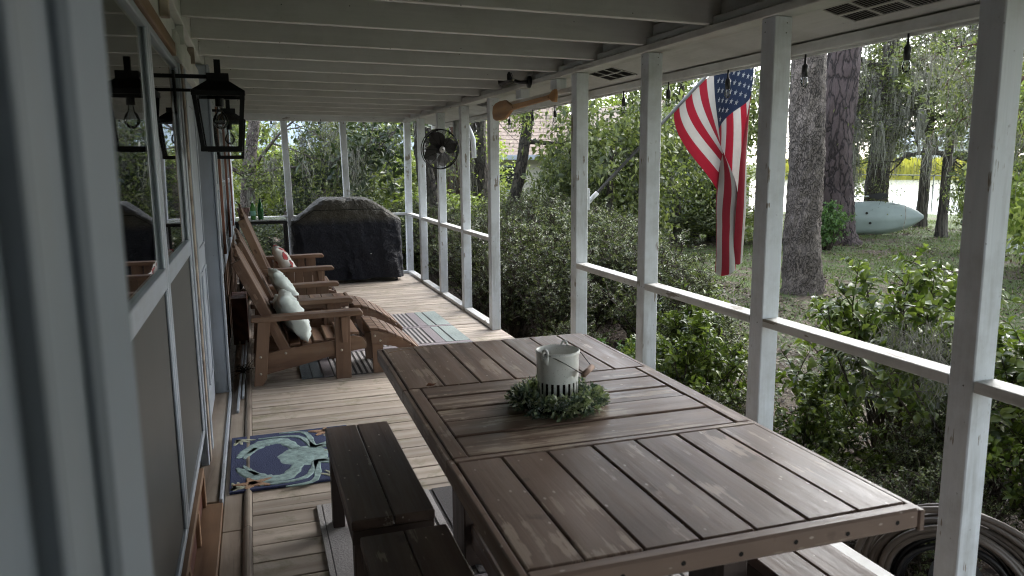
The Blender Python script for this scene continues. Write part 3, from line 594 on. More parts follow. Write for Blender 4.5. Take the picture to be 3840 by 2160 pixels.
# wreath
def leaves(P, D, N, L, Wd, bend=.25, seg4=True):
    """P base points, D directions, N normals; rhombic folded leaves"""
    n = len(P); S = np.cross(D, N); S /= np.maximum(np.linalg.norm(S, axis=1, keepdims=True), 1e-6); N = np.cross(S, D)
    L = L[:, None]; Wd = Wd[:, None]
    if seg4:
        b0 = P; m1 = P+D*L*.35+N*L*.04; m2 = P+D*L*.7+N*L*.0; tip = P+D*L-N*L*bend
        V = np.stack([b0, m1+S*Wd+N*Wd*.35, m1-S*Wd+N*Wd*.35, m2+S*Wd*.72-N*L*bend*.35+N*Wd*.3, m2-S*Wd*.72-N*L*bend*.35+N*Wd*.3, tip, m1, m2-N*L*bend*.35], 1)
        f = np.array([[0, 6, 1], [0, 2, 6], [1, 6, 7], [1, 7, 3], [6, 2, 4], [6, 4, 7], [3, 7, 5], [7, 4, 5]])
        F = (np.arange(n)[:, None, None]*8+f[None]).reshape(-1, 3); return V.reshape(-1, 3), F
    V = np.stack([P, P+D*L*.5+S*Wd+N*Wd*.3, P+D*L-N*L*bend, P+D*L*.5-S*Wd+N*Wd*.3], 1)
    F = (np.arange(n)[:, None, None]*4+np.array([[0, 1, 2], [0, 2, 3]])[None]).reshape(-1, 3); return V.reshape(-1, 3), F
def unit(a): return a/np.maximum(np.linalg.norm(a, axis=-1, keepdims=True), 1e-9)
pot.scale = (.97, .97, .98)
wr = thing('wreath', 'artificial boxwood wreath around the base of the white crock', 'wreath', (pc[0]-.012, pc[1]-.03, TT))
def wreath_leaves(ns, per, L0, bias=0):
    th = rng.uniform(0, 2*np.pi, ns); ph = rng.uniform(-.2, np.pi+.2, ns)
    c = np.stack([.122*np.cos(th), .122*np.sin(th), np.full(ns, .010)], -1); o_ = np.stack([np.cos(th)*np.cos(ph), np.sin(th)*np.cos(ph), np.sin(ph)], -1)
    base = c+o_*.02; d0 = unit(o_+rng.normal(size=(ns, 3))*.35+np.stack([np.cos(th), np.sin(th), 0*th], -1)*.35); Ps, Ds = [], []
    for k in range(per):
        tt = k/per*.034*rng.uniform(.8, 1.2, ns); Ps.append(base+d0*tt[:, None]); Ds.append(unit(d0+rng.normal(size=(ns, 3))*.55))
    P, D = np.concatenate(Ps), np.concatenate(Ds); P[:, 2] = np.maximum(P[:, 2], .004); D[:, 2] = np.where(P[:, 2] < .01, np.abs(D[:, 2]), D[:, 2]); D = unit(D)
    N = unit(rng.normal(size=P.shape)+np.array([0, 0, 1.2])); n = len(P); V, F = leaves(P, D, N, L0*rng.uniform(.6, 1.25, n), L0*.22*rng.uniform(.7, 1.2, n)); V[:, 2] = np.maximum(V[:, 2], .002); return V, F
link('dark_leaves', mesh_np('dark_leaves', *wreath_leaves(210, 8, .020)), leafmat('wreath_dark', [(.06, .10, .07), (.13, .19, .14), (.30, .36, .31)], .5, .15), wr)
link('tip_leaves', mesh_np('tip_leaves', *wreath_leaves(190, 6, .025)), leafmat('wreath_tips', [(.24, .33, .18), (.48, .54, .34), (.62, .66, .52)], .5, .2), wr)
wb = MB()
for k in range(34):
    th = random.uniform(0, 6.28); c = Vector((.15*math.cos(th), .15*math.sin(th), random.uniform(.02, .05)))
    for q in range(5): p = c+Vector([random.gauss(0, .008) for _ in range(3)]); wb.tube([c-Vector((0, 0, .015)), p], .0006, 3); wb.tube([p, p+Vector((0, 0, .003))], .0022, 5)
tag(wb.build('berry_sprigs', plain('pale_berries', (.50, .56, .56), .5), wr), kind='stuff')
MB().tube([(.118*math.cos(a), .118*math.sin(a), .014) for a in np.linspace(0, 2*math.pi, 25)[:-1]], .013, 6, closed=True).build('core_ring', plain('wreath_core', (.02, .03, .015), .9), wr)
dl = MB(); n_ = 7; dl.add([(-.02, 0, .002), (-.008, .009, .010), (.008, .008, .006), (.022, .001, .009), (.006, -.010, .003), (-.01, -.008, .008), (0, 0, .001)], [(0, 6, 1), (1, 6, 2), (2, 6, 3), (3, 6, 4), (4, 6, 5), (5, 6, 0)])
tag(dl.build('dry_leaf', plain('dry_leaf_brown', (.22, .09, .05), .7), None, loc=(.60, 2.74, TT)), 'curled brown dry leaf on the table seam', 'leaf')
tag(MB().tube([(0, 0, 0), (.05, .02, .002), (.11, .025, .003), (.17, .045, .002)], .0012, 4).build('pine_needle', plain('pine_needle_tan', (.38, .24, .12), .7), None, loc=(.53, 3.30, TT+.002)), 'long tan pine needle lying on the far left corner of the table', 'needle')

# ------------------------------------------------------------ wooden chairs
def y_prism(n, pts, y0, y1, mat, par, bev=.003, **k): return link(n, prism_me(n, pts, 'y', y0, y1, bev), mat, par, **k)
def bolts(par, pts, y):
    for (x, z) in pts:
        mb = MB().lathe([(.0001, .005), (.006, .0045), (.009, .002), (.010, 0)], 10); v_ = mb.V[-1]; a = v_.copy(); v_[:, 0], v_[:, 1], v_[:, 2] = a[:, 0]+x, y-a[:, 2], a[:, 1]+z
        mb.build('bolt', M_screw, par, True)
def lounge(loc, label, Wd, az=.515, panel=False, fan=False, topz=1.0, arms=(True, True), grp='wooden lounge chairs along the house wall'):
    c = thing('lounge_chair', label, 'chair', loc, 0, grp)
    for s, on in ((0, arms[0]), (1, arms[1])):
        ya, yb = (0, .03) if s == 0 else (Wd-.03, Wd); aa, ab = (-.045, .085) if s == 0 else (Wd-.085, Wd+.045)
        y_prism('side_rail', [(.0, .085), (.03, .235), (.235, .268), (.24, .262), (.51, .288), (.66, .315), (.725, .30), (.755, .25), (.75, .215), (.51, .178), (.30, .13), (.02, .075)], ya+.03*(1 if s == 0 else -1), yb+.03*(1 if s == 0 else -1), M_chair, c)
        y_prism('back_leg', [(-.07, 0), (-.01, 0), (.022, .05), (.07, az-.038), (-.018, az-.038)], ya, yb, M_chairz, c)
        y_prism('front_leg', [(.518, 0), (.63, 0), (.635, az-.038), (.522, az-.038)], ya, yb, M_chairz, c)
        if on:
            y_prism('arm', [(-.064, az-.036), (-.064, az-.002), (.66, az+.006), (.715, az+.004), (.732, az-.014), (.72, az-.034), (.66, az-.034)], aa, ab, M_chair, c, .006)
            y_prism('arm_bracket', [(.565, az-.04), (.612, az-.04), (.605, az-.235), (.57, az-.235)], ya-(.032 if s == 0 else -.001), ya-.001 if s == 0 else yb+.032, M_chairz, c)
        if panel:
            for k in range(5): box('side_board', .075+k*.088, .075+k*.088+.084, ya+.004, yb-.004, .24, az-.04, M_chairz, c)
    bolts(c, [(-.012, .215), (-.018, .09), (.565, .22)], -.0005); bolts(c, [(.165, .225), (.60, .30)], .0295)
    for k in range(6):
        x = .235+k*.087; z = (.268, .262, .272, .284, .302, .315)[k]; sl_ = beam('seat_slat', (x, .062, z+.012), (x, Wd-.062, z+.012), .072, .02, M_chair, c); sl_.rotation_euler.rotate_axis('X', R((-6, 2, 7, 9, 10, 2)[k]))
    sl_ = beam('seat_slat', (.745, .062, .27), (.745, Wd-.062, .27), .07, .02, M_chair, c); sl_.rotation_euler.rotate_axis('X', R(75 if True else 0))
    # back: stiles and slats leaning back, local frame
    def bp(y, s, th=0): # s: 0 bottom .. 1 top
        return Vector((.185-.335*s-th*.42, y, .255+(topz-.255)*s-th*.18))
    n = 11 if fan else 7; w = (Wd-.13)/n
    for k in range(n):
        y = .065+w*(k+.5); u = (k+.5)/n*2-1
        tz = (1-.24*u*u) if fan else (1-.10*u*u)
        if not fan and k in (0, n-1): tz = .93
        p0, p1 = bp(y, .02), bp(y, tz); wt = w*.80
        o = beam('back_slat', p0, p1, wt, .02, M_chair, c, up=(1, 0, .5), label=None)
        tp = prism_me('slat_top', [(wt/2*math.cos(a), wt/2*math.sin(a)*.9) for a in np.linspace(0, math.pi, 7)], 'z', -.0101, .0101)
        d = (p1-p0).normalized(); q = link('slat_top', tp, M_chair, c); s_ = Vector((0, 1, 0)); mm = Matrix((s_, d, s_.cross(d))).transposed().to_4x4(); mm.translation = p1; q.matrix_local = mm
    for s in ((.035, .0) if not fan else (.035,)): pass
    for y in (.03, Wd-.06):
        p0, p1 = bp(y+.015, -.02, .05), bp(y+.015, .90, .05); beam('back_stile', p0, p1, .028, .075, M_chair, c, up=(1, 0, .5), bev=.004)
    for s in (.18, .55, .84): beam('back_crosspiece', bp(.03, s, .055), bp(Wd-.03, s, .055), .05, .022, M_chairy, c, up=(1, 0, .5))
    return c
def rounded_cap(c, y, x, z): pass
cA = lounge((0, 5.65, 0), 'open sided wooden lounge chair nearest the table, facing the yard', .62, .515)
cB = lounge((.0, 6.70, 0), 'middle wooden lounge chair with boarded arms beyond the slatted side table', .62, .492, True, arms=(False, True), topz=1.03)
cC = lounge((.02, 7.93, 0), 'wide fan backed wooden seat farthest along the wall, floral pillow on it', 1.2, .56, True, True, topz=1.16)
sdt = thing('side_table', 'slatted wooden side table between the two nearer lounge chairs', 'side table', (.1, 6.29, 0))
for k in range(6): box('slat', .02+k*.097, .02+k*.097+.09, .022, .375, .468, .488, M_chairy, sdt)
box('slat', .605, .63, .0, .40, .45, .488, M_chairy, sdt); box('apron', 0, .603, 0, .021, .43, .484, M_chair, sdt); box('apron', 0, .603, .376, .397, .43, .484, M_chair, sdt)
for x in (.05, .42):
    for y in (.022, .345): box('leg', x, x+.11, y, y+.03, 0, .467, M_chairz, sdt)
def ottoman(loc, label, Wd=.5):
    o_ = thing('footrest', label, 'footrest', loc, 0, 'curved wooden footrests')
    side = [(.0, .345), (.05, .34), (.12, .315), (.20, .277), (.28, .228), (.36, .165), (.43, .10), (.40, .09), (.29, .155), (.18, .205), (.09, .225), (.005, .235)]
    for y in (0, Wd-.025):
        y_prism('side_panel', side, y, y+.025, M_chair, o_)
        y_prism('leg', [(.015, 0), (.095, 0), (.095, .22), (.01, .24)], y+.026 if y == 0 else y-.026, y+.05 if y == 0 else y-.002, M_chairz, o_)
    pts = [(.025, .353, 3), (.09, .338, 18), (.155, .308, 26), (.218, .275, 30), (.28, .238, 35), (.34, .192, 40), (.40, .140, 45)]
    for (x, z, a) in pts:
        s_ = beam('slat', (x, -.005, z), (x, Wd+.005, z), .062, .018, M_chairy, o_); s_.rotation_euler.rotate_axis('X', R(a))
    bolts(o_, [(.03, .30), (.07, .26)], -.0005)
ottoman((.79, 5.69, 0), 'curved slatted wooden footrest in front of the nearest lounge chair'); ottoman((.80, 6.72, 0), 'curved slatted wooden footrest in front of the middle chair', .52)

# pillows
def pillow(name, label, loc, rot, w, h, th, mat, seed):
    r_ = np.random.default_rng(seed); n = 26; u = np.linspace(-1, 1, n); U, V_ = np.meshgrid(u, u)
    prof = np.clip((1-np.abs(U)**2.6)*(1-np.abs(V_)**2.6), 0, 1)**.42
    pinch = 1-.10*(np.abs(U)**2)*(1-np.abs(V_)**2) ; x = U*w/2*(1-.10*(1-np.abs(V_)**2)*0-.08*np.cos(V_*1.57)*np.abs(U)**4); y = V_*h/2*(1-.08*np.cos(U*1.57)*np.abs(V_)**4)
    wr_ = .006*np.sin(U*9+V_*4+seed)+.007*np.sin(V_*11-U*5)+.004*np.sin(U*23+seed)
    zt = prof*(th/2)+wr_*prof**.5
    top = np.stack([x, y, zt], -1).reshape(-1, 3); bot = np.stack([x, y, -zt*.9], -1).reshape(-1, 3)
    idx = np.arange(n*n).reshape(n, n); F = np.stack([idx[:-1, :-1], idx[:-1, 1:], idx[1:, 1:], idx[1:, :-1]], -1).reshape(-1, 4)
    Vv = np.concatenate([top, bot]); FF = np.concatenate([F, (F+n*n)[:, ::-1]]); bm = bmesh.new(); me = mesh_np(name, Vv, FF, True); bm.from_mesh(me); bmesh.ops.remove_doubles(bm, verts=bm.verts, dist=.0006); bm.to_mesh(me); bm.free()
    for p in me.polygons: p.use_smooth = True
    o = link(name, me, mat, None, loc, rot); return tag(o, label, 'pillow', 'pillows on the lounge chairs')
M_pil = plain('pale_mint_canvas', (.60, .66, .63), .85, 0, .10, 18, .35)
m, t, b = newmat('poinsettia_print'); v, _ = coords(t, (1, 1, 1), False); vo = nd(t, 'ShaderNodeTexVoronoi', feature='F1'); vo.inputs['Scale'].default_value = 7; t.links.new(v, vo.inputs['Vector'])
nn = noise(t, v, 22, 4, .7); a_ = nd(t, 'ShaderNodeMath', operation='MULTIPLY_ADD'); t.links.new(nn, a_.inputs[0]); a_.inputs[1].default_value = .45; t.links.new(vo.outputs['Distance'], a_.inputs[2])
t.links.new(ramp(t, a_.outputs[0], [(.40, (.30, .015, .02)), (.50, (.42, .05, .05)), (.56, (.03, .04, .03)), (.60, (.62, .60, .56))]), b.inputs['Base Color']); b.inputs['Roughness'].default_value = .85; M_flor = m
pillow('throw_pillow', 'large pale mint pillow on the nearest lounge chair', (.245, 5.90, .465), (R(90), R(0), R(0)), .40, .40, .14, M_pil, 1).rotation_euler = Matrix.Rotation(R(64), 3, 'Y').to_euler()
pillow('throw_pillow', 'smaller mint pillow behind the large one on the nearest chair', (.20, 6.16, .43), (0, R(62), 0), .32, .3, .12, M_pil, 2)
pillow('throw_pillow', 'pale pillow on the middle lounge chair beyond the side table', (.22, 6.93, .515), (0, R(58), R(6)), .40, .38, .13, M_pil, 3)
pillow('throw_pillow', 'white pillow with a red flower print on the farthest seat', (.29, 8.5, .55), (0, R(60), 0), .42, .42, .14, M_flor, 4)

# ------------------------------------------------------------ covered grill
def fbm(x, y, z, o=4, s=1.0):
    v = 0; a = 1
    for i in range(o):
        v = v+a*np.sin(x*s*1.9+1.3*i+np.sin(y*s*2.3+i))*np.sin(y*s*1.7+np.sin(z*s*2.1+2*i)+.7*i)*np.cos(z*s*1.3+x*s*.6); a *= .5; s *= 2.05
    return v
gx0, gx1, gy0, gy1 = .46, 1.94, 10.36, 10.97; gcx, gcy = (gx0+gx1)/2, (gy0+gy1)/2
nz, na = 90, 300; V = []
for i in range(nz):
    s = i/(nz-1)
    if s < .70: z = .05+(.84-.05)*(s/.70); k = 0
    else: k = (s-.70)/.30; z = None
    for j in range(na):
        a = 2*math.pi*j/na; ca, sa = math.cos(a), math.sin(a); p = 7
        e = (abs(ca)**p+abs(sa)**p)**(-1/p); ux, uy = ca*e, sa*e
        hx, hy = (gx1-gx0)/2, (gy1-gy0)/2
        if z is not None:
            hem = .012*math.sin(a*5)+.01*math.sin(a*11+1); f = 1-s/.70
            fold = (.016*math.sin(ux*11+1.7*math.sin(ux*5+z*4)+2*uy*7+2.5*math.sin(z*3))+.009*math.sin(ux*29+z*9+2*math.sin(ux*7)))*(.2+.8*f)*(.6+.6*math.sin(ux*2.3+1)**2)
            X, Y, Z = gcx+ux*(hx+fold*.5), gcy+uy*(hy+fold), z+hem*f
        else:
            # table-top to lid: trapezoid profile in x, dome in y
            pr_ = [(0, 1.0, 1.0, .83), (.12, .982, .99, .868), (.36, .78, .95, .975), (.55, .585, .88, 1.07), (.68, .455, .78, 1.135), (.78, .37, .62, 1.155), (1, 0, 0, 1.162)]
            for q in range(len(pr_)-1):
                if pr_[q][0] <= k <= pr_[q+1][0]+1e-9:
                    w = (k-pr_[q][0])/(pr_[q+1][0]-pr_[q][0]); sx_, sy_, Z = [pr_[q][r2]*(1-w)+pr_[q+1][r2]*w for r2 in (1, 2, 3)]; break
            X, Y = gcx-.02*k+ux*hx*sx_, gcy+uy*hy*sy_; Z += -.012*math.sin(k*9)*0
        V.append((X, Y, Z))
V = np.array(V); wr2 = fbm(V[:, 0]*3, V[:, 1]*3, V[:, 2]*3, 5, 1.6)
rad = V-np.array([gcx, gcy, .55]); rad = unit(rad*np.array([.5, 1.2, 1])); sgrad = np.repeat(np.linspace(0, 1, nz), na); V += rad*(wr2*.013+np.abs(fbm(V[:, 0]*2.1+5, V[:, 1]*2, V[:, 2]*2.6, 4, 2.2))*-.022-np.abs(fbm(V[:, 0]*5+2, V[:, 1]*5, V[:, 2]*4, 3, 2.4))*.010)[:, None]
V[:, 2] = np.where(sgrad < .02, V[:, 2]*.4+.03, V[:, 2])
idx = np.arange(nz*na).reshape(nz, na); F = np.stack([idx[:-1], np.roll(idx[:-1], -1, 1), np.roll(idx[1:], -1, 1), idx[1:]], -1).reshape(-1, 4)
m, t, b = newmat('faded_black_cover'); v, _ = coords(t, (1, 1, 1), False); sx = t.nodes.new('ShaderNodeSeparateXYZ'); t.links.new(v, sx.inputs[0])
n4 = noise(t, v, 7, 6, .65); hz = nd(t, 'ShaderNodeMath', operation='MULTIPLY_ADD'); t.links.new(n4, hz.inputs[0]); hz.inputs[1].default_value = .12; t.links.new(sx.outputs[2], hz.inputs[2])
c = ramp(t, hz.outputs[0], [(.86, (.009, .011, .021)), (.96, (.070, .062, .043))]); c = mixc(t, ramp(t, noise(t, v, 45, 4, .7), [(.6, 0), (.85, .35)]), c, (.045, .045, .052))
t.links.new(c, b.inputs['Base Color']); b.inputs['Roughness'].default_value = .6; bump(t, b, noise(t, v, 13, 7, .72, 2.2), 1.0, .06); b.inputs['Roughness'].default_value = .48; M_cover = m
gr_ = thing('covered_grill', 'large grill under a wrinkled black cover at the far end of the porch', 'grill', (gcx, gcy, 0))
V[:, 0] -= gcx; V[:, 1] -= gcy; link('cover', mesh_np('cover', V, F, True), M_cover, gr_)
gs = MB(); gs.tube([(-.755, -.315, .80), (-.45, -.33, 1.0), (.30, -.34, 1.005), (.45, -.335, .99), (.745, -.32, .80)], .004, 5).build('seam', M_black, gr_)
MB().tube([(.27, -.345, .40), (.29, -.346, .402)], .006, 6).build('grommet', plain('white_tag', (.7, .7, .7), .5), gr_)
for x in (-.62, .62):
    for y in (-.22, .22): MB().tube([(x, y, .03), (x+.03, y, .03)], .03, 12).build('wheel', M_blackp, gr_)

# ------------------------------------------------------------ console table with pot and bottles, firewood, wall clutter
cs = thing('console_table', 'black metal console table with glass top in the far left corner', 'table', (-.22, 10.02, 0))
box('top', 0, .62, 0, .55, .902, .918, plain('worn_glass_top', (.35, .38, .38), .15), cs); box('frame', -.004, .624, -.004, .554, .865, .9015, M_black, cs)
for x in (.0, .585):
    for y in (0, .515): box('leg', x, x+.035, y, y+.035, 0, .8645, M_black, cs)
box('shelf', .036, .584, .01, .54, .36, .38, M_black, cs)
fp = thing('flower_pot', 'faded terracotta pot on the console table', 'pot', (-.12, 10.2, .919)); MB().lathe([(.001, .0), (.052, 0), (.068, .10), (.076, .10), (.08, .148), (.072, .148), (.064, .1), (.0, .09)], 24).build('body', plain('faded_terracotta', (.22, .13, .12), .8), fp, True)
MB().tube([(.0, 0, .1), (-.03, 0, .19), (-.08, -.01, .22)], .003, 5).build('stem', M_blackp, fp)
M_gglass = plain('green_plastic', (.10, .30, .06), .3); M_dgglass = plain('green_glass', (.015, .10, .02), .12); M_cap = plain('white_cap', (.7, .72, .7), .5); M_lbl = plain('bottle_label', (.25, .5, .42), .6)
def bottle(nm, label, loc, prof, mt, cap, capz, lbl=None):
    b_ = thing(nm, label, 'bottle', loc); MB().lathe(prof, 20).build('body', mt, b_, True); MB().lathe([(.001, capz), (.013, capz), (.013, capz+.022), (.001, capz+.022)], 14).build('cap', cap, b_)
    if lbl: MB().lathe([(prof[1][0]+.0012, .05), (prof[1][0]+.0012, .11)], 20).build('label', lbl, b_)
bottle('soap_bottle', 'light green plastic bottle with a white cap on the console', (-.005, 10.16, .919), [(.001, 0), (.033, .002), (.034, .15), (.022, .19), (.012, .20), (.012, .215)], M_gglass, M_cap, .213, M_lbl)
bottle('wine_bottle', 'dark green glass bottle on the console beside the soap bottle', (.085, 10.14, .919), [(.001, 0), (.034, .002), (.035, .16), (.025, .20), (.013, .225), (.013, .25)], M_dgglass, M_blackp, .246)
M_logbark = bark('firewood_bark', (.05, .035, .025), (.16, .12, .09), 12); M_logend = plain('firewood_end', (.35, .22, .13), .8, 0, .4, 30)
k = 0
for zrow, xs_ in enumerate(((-.16, -.05, .06, .17), (-.10, .01, .12), (-.05, .07))):
    for x in xs_:
        lg = thing('firewood_log', ('bottom', 'middle', 'top')[zrow]+' row log of the firewood under the console, '+('leftmost', 'second from the left', 'third from the left', 'rightmost')[xs_.index(x)], 'log', (x, 9.45+random.uniform(-.03, .03), .056+zrow*.094), random.uniform(-.05, .05), 'firewood logs stacked by the console')
        r_ = random.uniform(.043, .052); MB().tube([(0, 0, 0), (0, .4, 0)], r_, 9, cap=False).build('bark', M_logbark, lg)
        e = MB()
        for yy in (.001, .399): e.add([(r_*math.cos(a), yy, r_*math.sin(a)) for a in np.linspace(0, 2*math.pi, 10)[:-1]], [tuple(range(9))])
        e.build('cut_end', M_logend, lg)
for i, (a, b_, x, lb) in enumerate(((5.05, 6.9, -.172, 'long pale trim strip lying along the foot of the wall, nearest'), (5.35, 7.6, -.143, 'second pale trim strip lying beside the first at the wall'), (6.5, 8.3, -.19, 'grey trim strip farther along the foot of the wall'))):
    tag(beam('trim_strip', (x, a, .012+.004*i), (x+.02, b_, .03), .016, .018, M_trim if i < 2 else M_oldwood), lb, 'board', 'loose trim strips by the wall')
tw = MB()
for k in range(26):
    p = Vector((-.15+random.gauss(0, .02), 5.95+random.gauss(0, .05), .05)); q = p+Vector((random.gauss(0, .05), random.gauss(0, .07), random.uniform(-.03, .09))); tw.tube([p, p.lerp(q, .5)+Vector((0, 0, .01)), q], [.003, .002, .001], 4)
tag(tw.build('dry_twigs', plain('black_twigs', (.02, .016, .012), .9)), 'tangle of dark dry twigs on the floor behind the nearest chair', 'twigs')
crt = thing('crate', 'dark wooden box against the wall behind the lounge chairs', 'crate', (-.235, 7.1, 0))
for k in range(4): box('slat', 0, .13, k*.1, k*.1+.094, .0, .42, M_redwood, crt)

# ------------------------------------------------------------ lanterns
def lantern(loc, label):
    l = thing('wall_lantern', label, 'lantern', loc, 0, 'black wall lanterns')
    w0, w1 = .083, .108; zb, zt_ = -.135, .125; fr = MB()
    for sx_ in (-1, 1):
        for sy_ in (-1, 1): fr.tube([(sx_*w0, sy_*w0, zb), (sx_*w1, sy_*w1, zt_)], .0135, 4)
    for w, z in ((w0, zb), (w1, zt_)):
        for s in (-1, 1): fr.box(-w-.011, w+.011, s*w-.011, s*w+.011, z-.012, z+.012); fr.box(s*w-.0112, s*w+.0112, -w-.0108, w+.0108, z-.0118, z+.0118)
    fr.build('frame', M_black, l)
    rf = MB(); R1, R2 = w1+.014, .05; rf.add([(s*R1, q*R1, zt_+.010) for s, q in ((-1, -1), (1, -1), (1, 1), (-1, 1))]+[(s*R2, q*R2, zt_+.062) for s, q in ((-1, -1), (1, -1), (1, 1), (-1, 1))], [(0, 1, 5, 4), (1, 2, 6, 5), (2, 3, 7, 6), (3, 0, 4, 7), (3, 2, 1, 0)])
    rf.box(-R2, R2, -R2, R2, zt_+.062, zt_+.098); rf.box(-.0145, .0145, -.0145, .0145, zt_+.098, zt_+.165); rf.build('cap', M_black, l)
    g = MB()
    for s in (-1, 1):
        g.add([(s*w0, -w0, zb), (s*w0, w0, zb), (s*w1, w1, zt_), (s*w1, -w1, zt_)], [(0, 1, 2, 3)]); g.add([(-w0, s*w0, zb), (w0, s*w0, zb), (w1, s*w1, zt_), (-w1, s*w1, zt_)], [(0, 1, 2, 3)])
    g.build('glass_panes', M_lglass, l)
    MB().lathe([(.001, .07), (.02, .07), (.02, .108), (.001, .108)], 14).build('socket', M_black, l)
    bl = MB().lathe([(.001, -.04), (.02, -.034), (.034, -.014), (.036, .004), (.028, .026), (.015, .044), (.012, .07)], 20).build('bulb', M_bulb, l, True)
    f = MB()
    for s in (-1, 1): f.tube([(s*.004, 0, .05), (s*.012, 0, .0), (0, s*.006, .03)], .0009, 4)
    f.build('filament', M_brass, l)
    ar = MB(); ar.box(-.19, -.05, -.01, .01, zt_+.075, zt_+.093); ar.box(-.19, -.10, -.008, .008, zt_+.012, zt_+.026); ar.build('arm', M_black, l)
    box('back_plate', -.205, -.19, -.03, .03, zt_-.09, zt_+.11, M_black, l)
lantern((-.125, 4.05, 1.80), 'nearest black wall lantern with clear glass and round bulb'); lantern((-.135, 6.2, 1.785), 'farther black wall lantern, mostly hidden behind the first')

# ------------------------------------------------------------ string lights
sg = thing('string_lights', 'string of clear bulbs in black sockets under the roof edge', 'string lights', (2.60, 5, 2.09))
ys_ = [.65+.64*k for k in range(0, 17)]; ys_ = [1.29, 1.92, 2.557, 3.178, 3.821, 4.478, 5.111, 5.78, 6.446, 7.02, 7.722, 8.37, 9.019, 9.67, 10.3, 10.9]
cpts = []
for a, b_ in zip(ys_[:-1], ys_[1:]):
    for u in (0, .25, .5, .75): cpts.append((.018, a+(b_-a)*u-5, .004-.03*math.sin(math.pi*u)))
MB().tube([(0.035, p[1], p[2]+.03) for p in cpts], .0028, 5).build('cord', M_blackp, sg)
sock = MB().lathe([(.001, -.062), (.013, -.062), (.015, -.03), (.015, -.01), (.006, 0), (.004, .055), (.001, .055)], 12).me('socket', True); sock.materials.append(M_blackp)
bul = MB().lathe([(.001, -.112), (.009, -.109), (.0165, -.098), (.018, -.086), (.015, -.073), (.011, -.062)], 14).me('bulb', True); bul.materials.append(M_bulb)
fil = MB().tube([(-.004, 0, -.07), (-.005, 0, -.095), (0, .003, -.08), (.005, 0, -.095), (.004, 0, -.07)], .001, 4).me('filament'); fil.materials.append(M_brass)
pos = [(0, y-5, -.035) for y in ys_]+[(.306-2.6, 6.27, .13), (.949-2.6, 6.27, .14), (1.578-2.6, 6.27, .15)]
for i, p in enumerate(pos):
    s_ = link('socket', sock, None, sg, p); link('bulb', bul, None, s_); link('filament', fil, None, s_)
ch = MB()
for k in range(9): ch.tube([(.011*math.cos(a)*(1 if k % 2 else .3), .011*math.cos(a)*(.3 if k % 2 else 1), k*.019+.016*math.sin(a)) for a in np.linspace(0, 2*math.pi, 9)[:-1]], .0022, 4, closed=True)
tag(ch.build('hanging_chain', M_black, None, loc=(.95, 11.0, 2.05)), 'short black chain hanging under the far end beam', 'chain')

# ------------------------------------------------------------ oar, spot camera, fan, gutter box
oar = thing('wooden_oar', 'varnished wooden oar hung level on blocks below the edge beam', 'oar', (2.095, 5.95, 2.05))
ol = [(.62, .075), (.50, .082), (.36, .078), (.27, .05), (.20, .022), (-.60, .016), (-.68, .020), (-.73, .042), (-.775, .045), (-.785, 0)]
pts = [(p[0], p[1]) for p in ol]+[(p[0], -p[1]) for p in ol[::-1][1:]]+[(.69, -.055), (.715, 0), (.69, .055)]
o = link('blade_and_shaft', prism_me('blade_and_shaft', [(p[0], p[1]) for p in pts], 'x', -.014, .012, .004), M_oar, oar); oar.rotation_euler = (R(-1.0), 0, 0)
for y in (.15, -.66): MB().tube([(-.016, y, .0), (-.013, y, 0)], .006, 8).build('screw', M_hole, oar)
sp_ = thing('security_camera', 'small black spot camera on a swivel arm under the beam', 'camera', (2.108, 5.75, 2.215))
MB().lathe([(.001, 0), (.035, 0), (.033, .012), (.012, .016), (.001, .016)], 16).build('mount', M_blackp, sp_, True).rotation_euler = (0, R(-90), 0)
MB().tube([(-.012, 0, 0), (-.05, .03, .0), (-.07, .06, .01)], .011, 8).build('arm', M_blackp, sp_, True)
mb_ = box('head', -.035, .035, -.05, .05, -.035, .035, M_blackp, sp_, bev=.012); mb_.location = (-.10, .13, .03); mb_.rotation_euler = (R(-12), 0, R(30))
lens = MB().lathe([(.001, .054), (.024, .054), (.026, .049)], 14).build('lens', M_lglass, mb_, True); lens.rotation_euler = (R(90), 0, 0); sp_.scale = (1.35, 1.35, 1.35)
fn = thing('wall_fan', 'black caged fan mounted high on a porch post', 'fan', (2.055, 8.62, 1.76))
M_blade = plain('grey_fan_blade', (.06, .053, .05), .45, .3); M_cage = plain('cage_wire', (.012, .011, .011), .5, .5)
head = bpy.data.objects.new('cage', None)
cg = MB(); RF = .222
for z_, r_ in ((-.045, RF), (-.045, RF*.985), (.0, RF*1.01)): cg.tube([(r_*math.cos(a), z_, r_*math.sin(a)) for a in np.linspace(0, 2*math.pi, 49)[:-1]], .0055, 5, closed=True)
for k in range(17):
    r_ = .045+k*.0106; yy = -.045-.035*math.sqrt(max(0, 1-(r_/RF)**2)); cg.tube([(r_*math.cos(a), yy, r_*math.sin(a)) for a in np.linspace(0, 2*math.pi, 37)[:-1]], .0021, 3, closed=True)
for k in range(14):
    a = 2*math.pi*k/14; cg.tube([(r_*math.cos(a), -.045-.035*math.sqrt(max(0, 1-(r_/RF)**2)), r_*math.sin(a)) for r_ in (.03, .08, .13, .18, RF)], .003, 3); cg.tube([(r_*math.cos(a), .0+.04*math.sqrt(max(0, 1-(r_/RF)**2)), r_*math.sin(a)) for r_ in (.03, .13, RF)], .002, 3)
cg.build('cage', M_cage, fn)
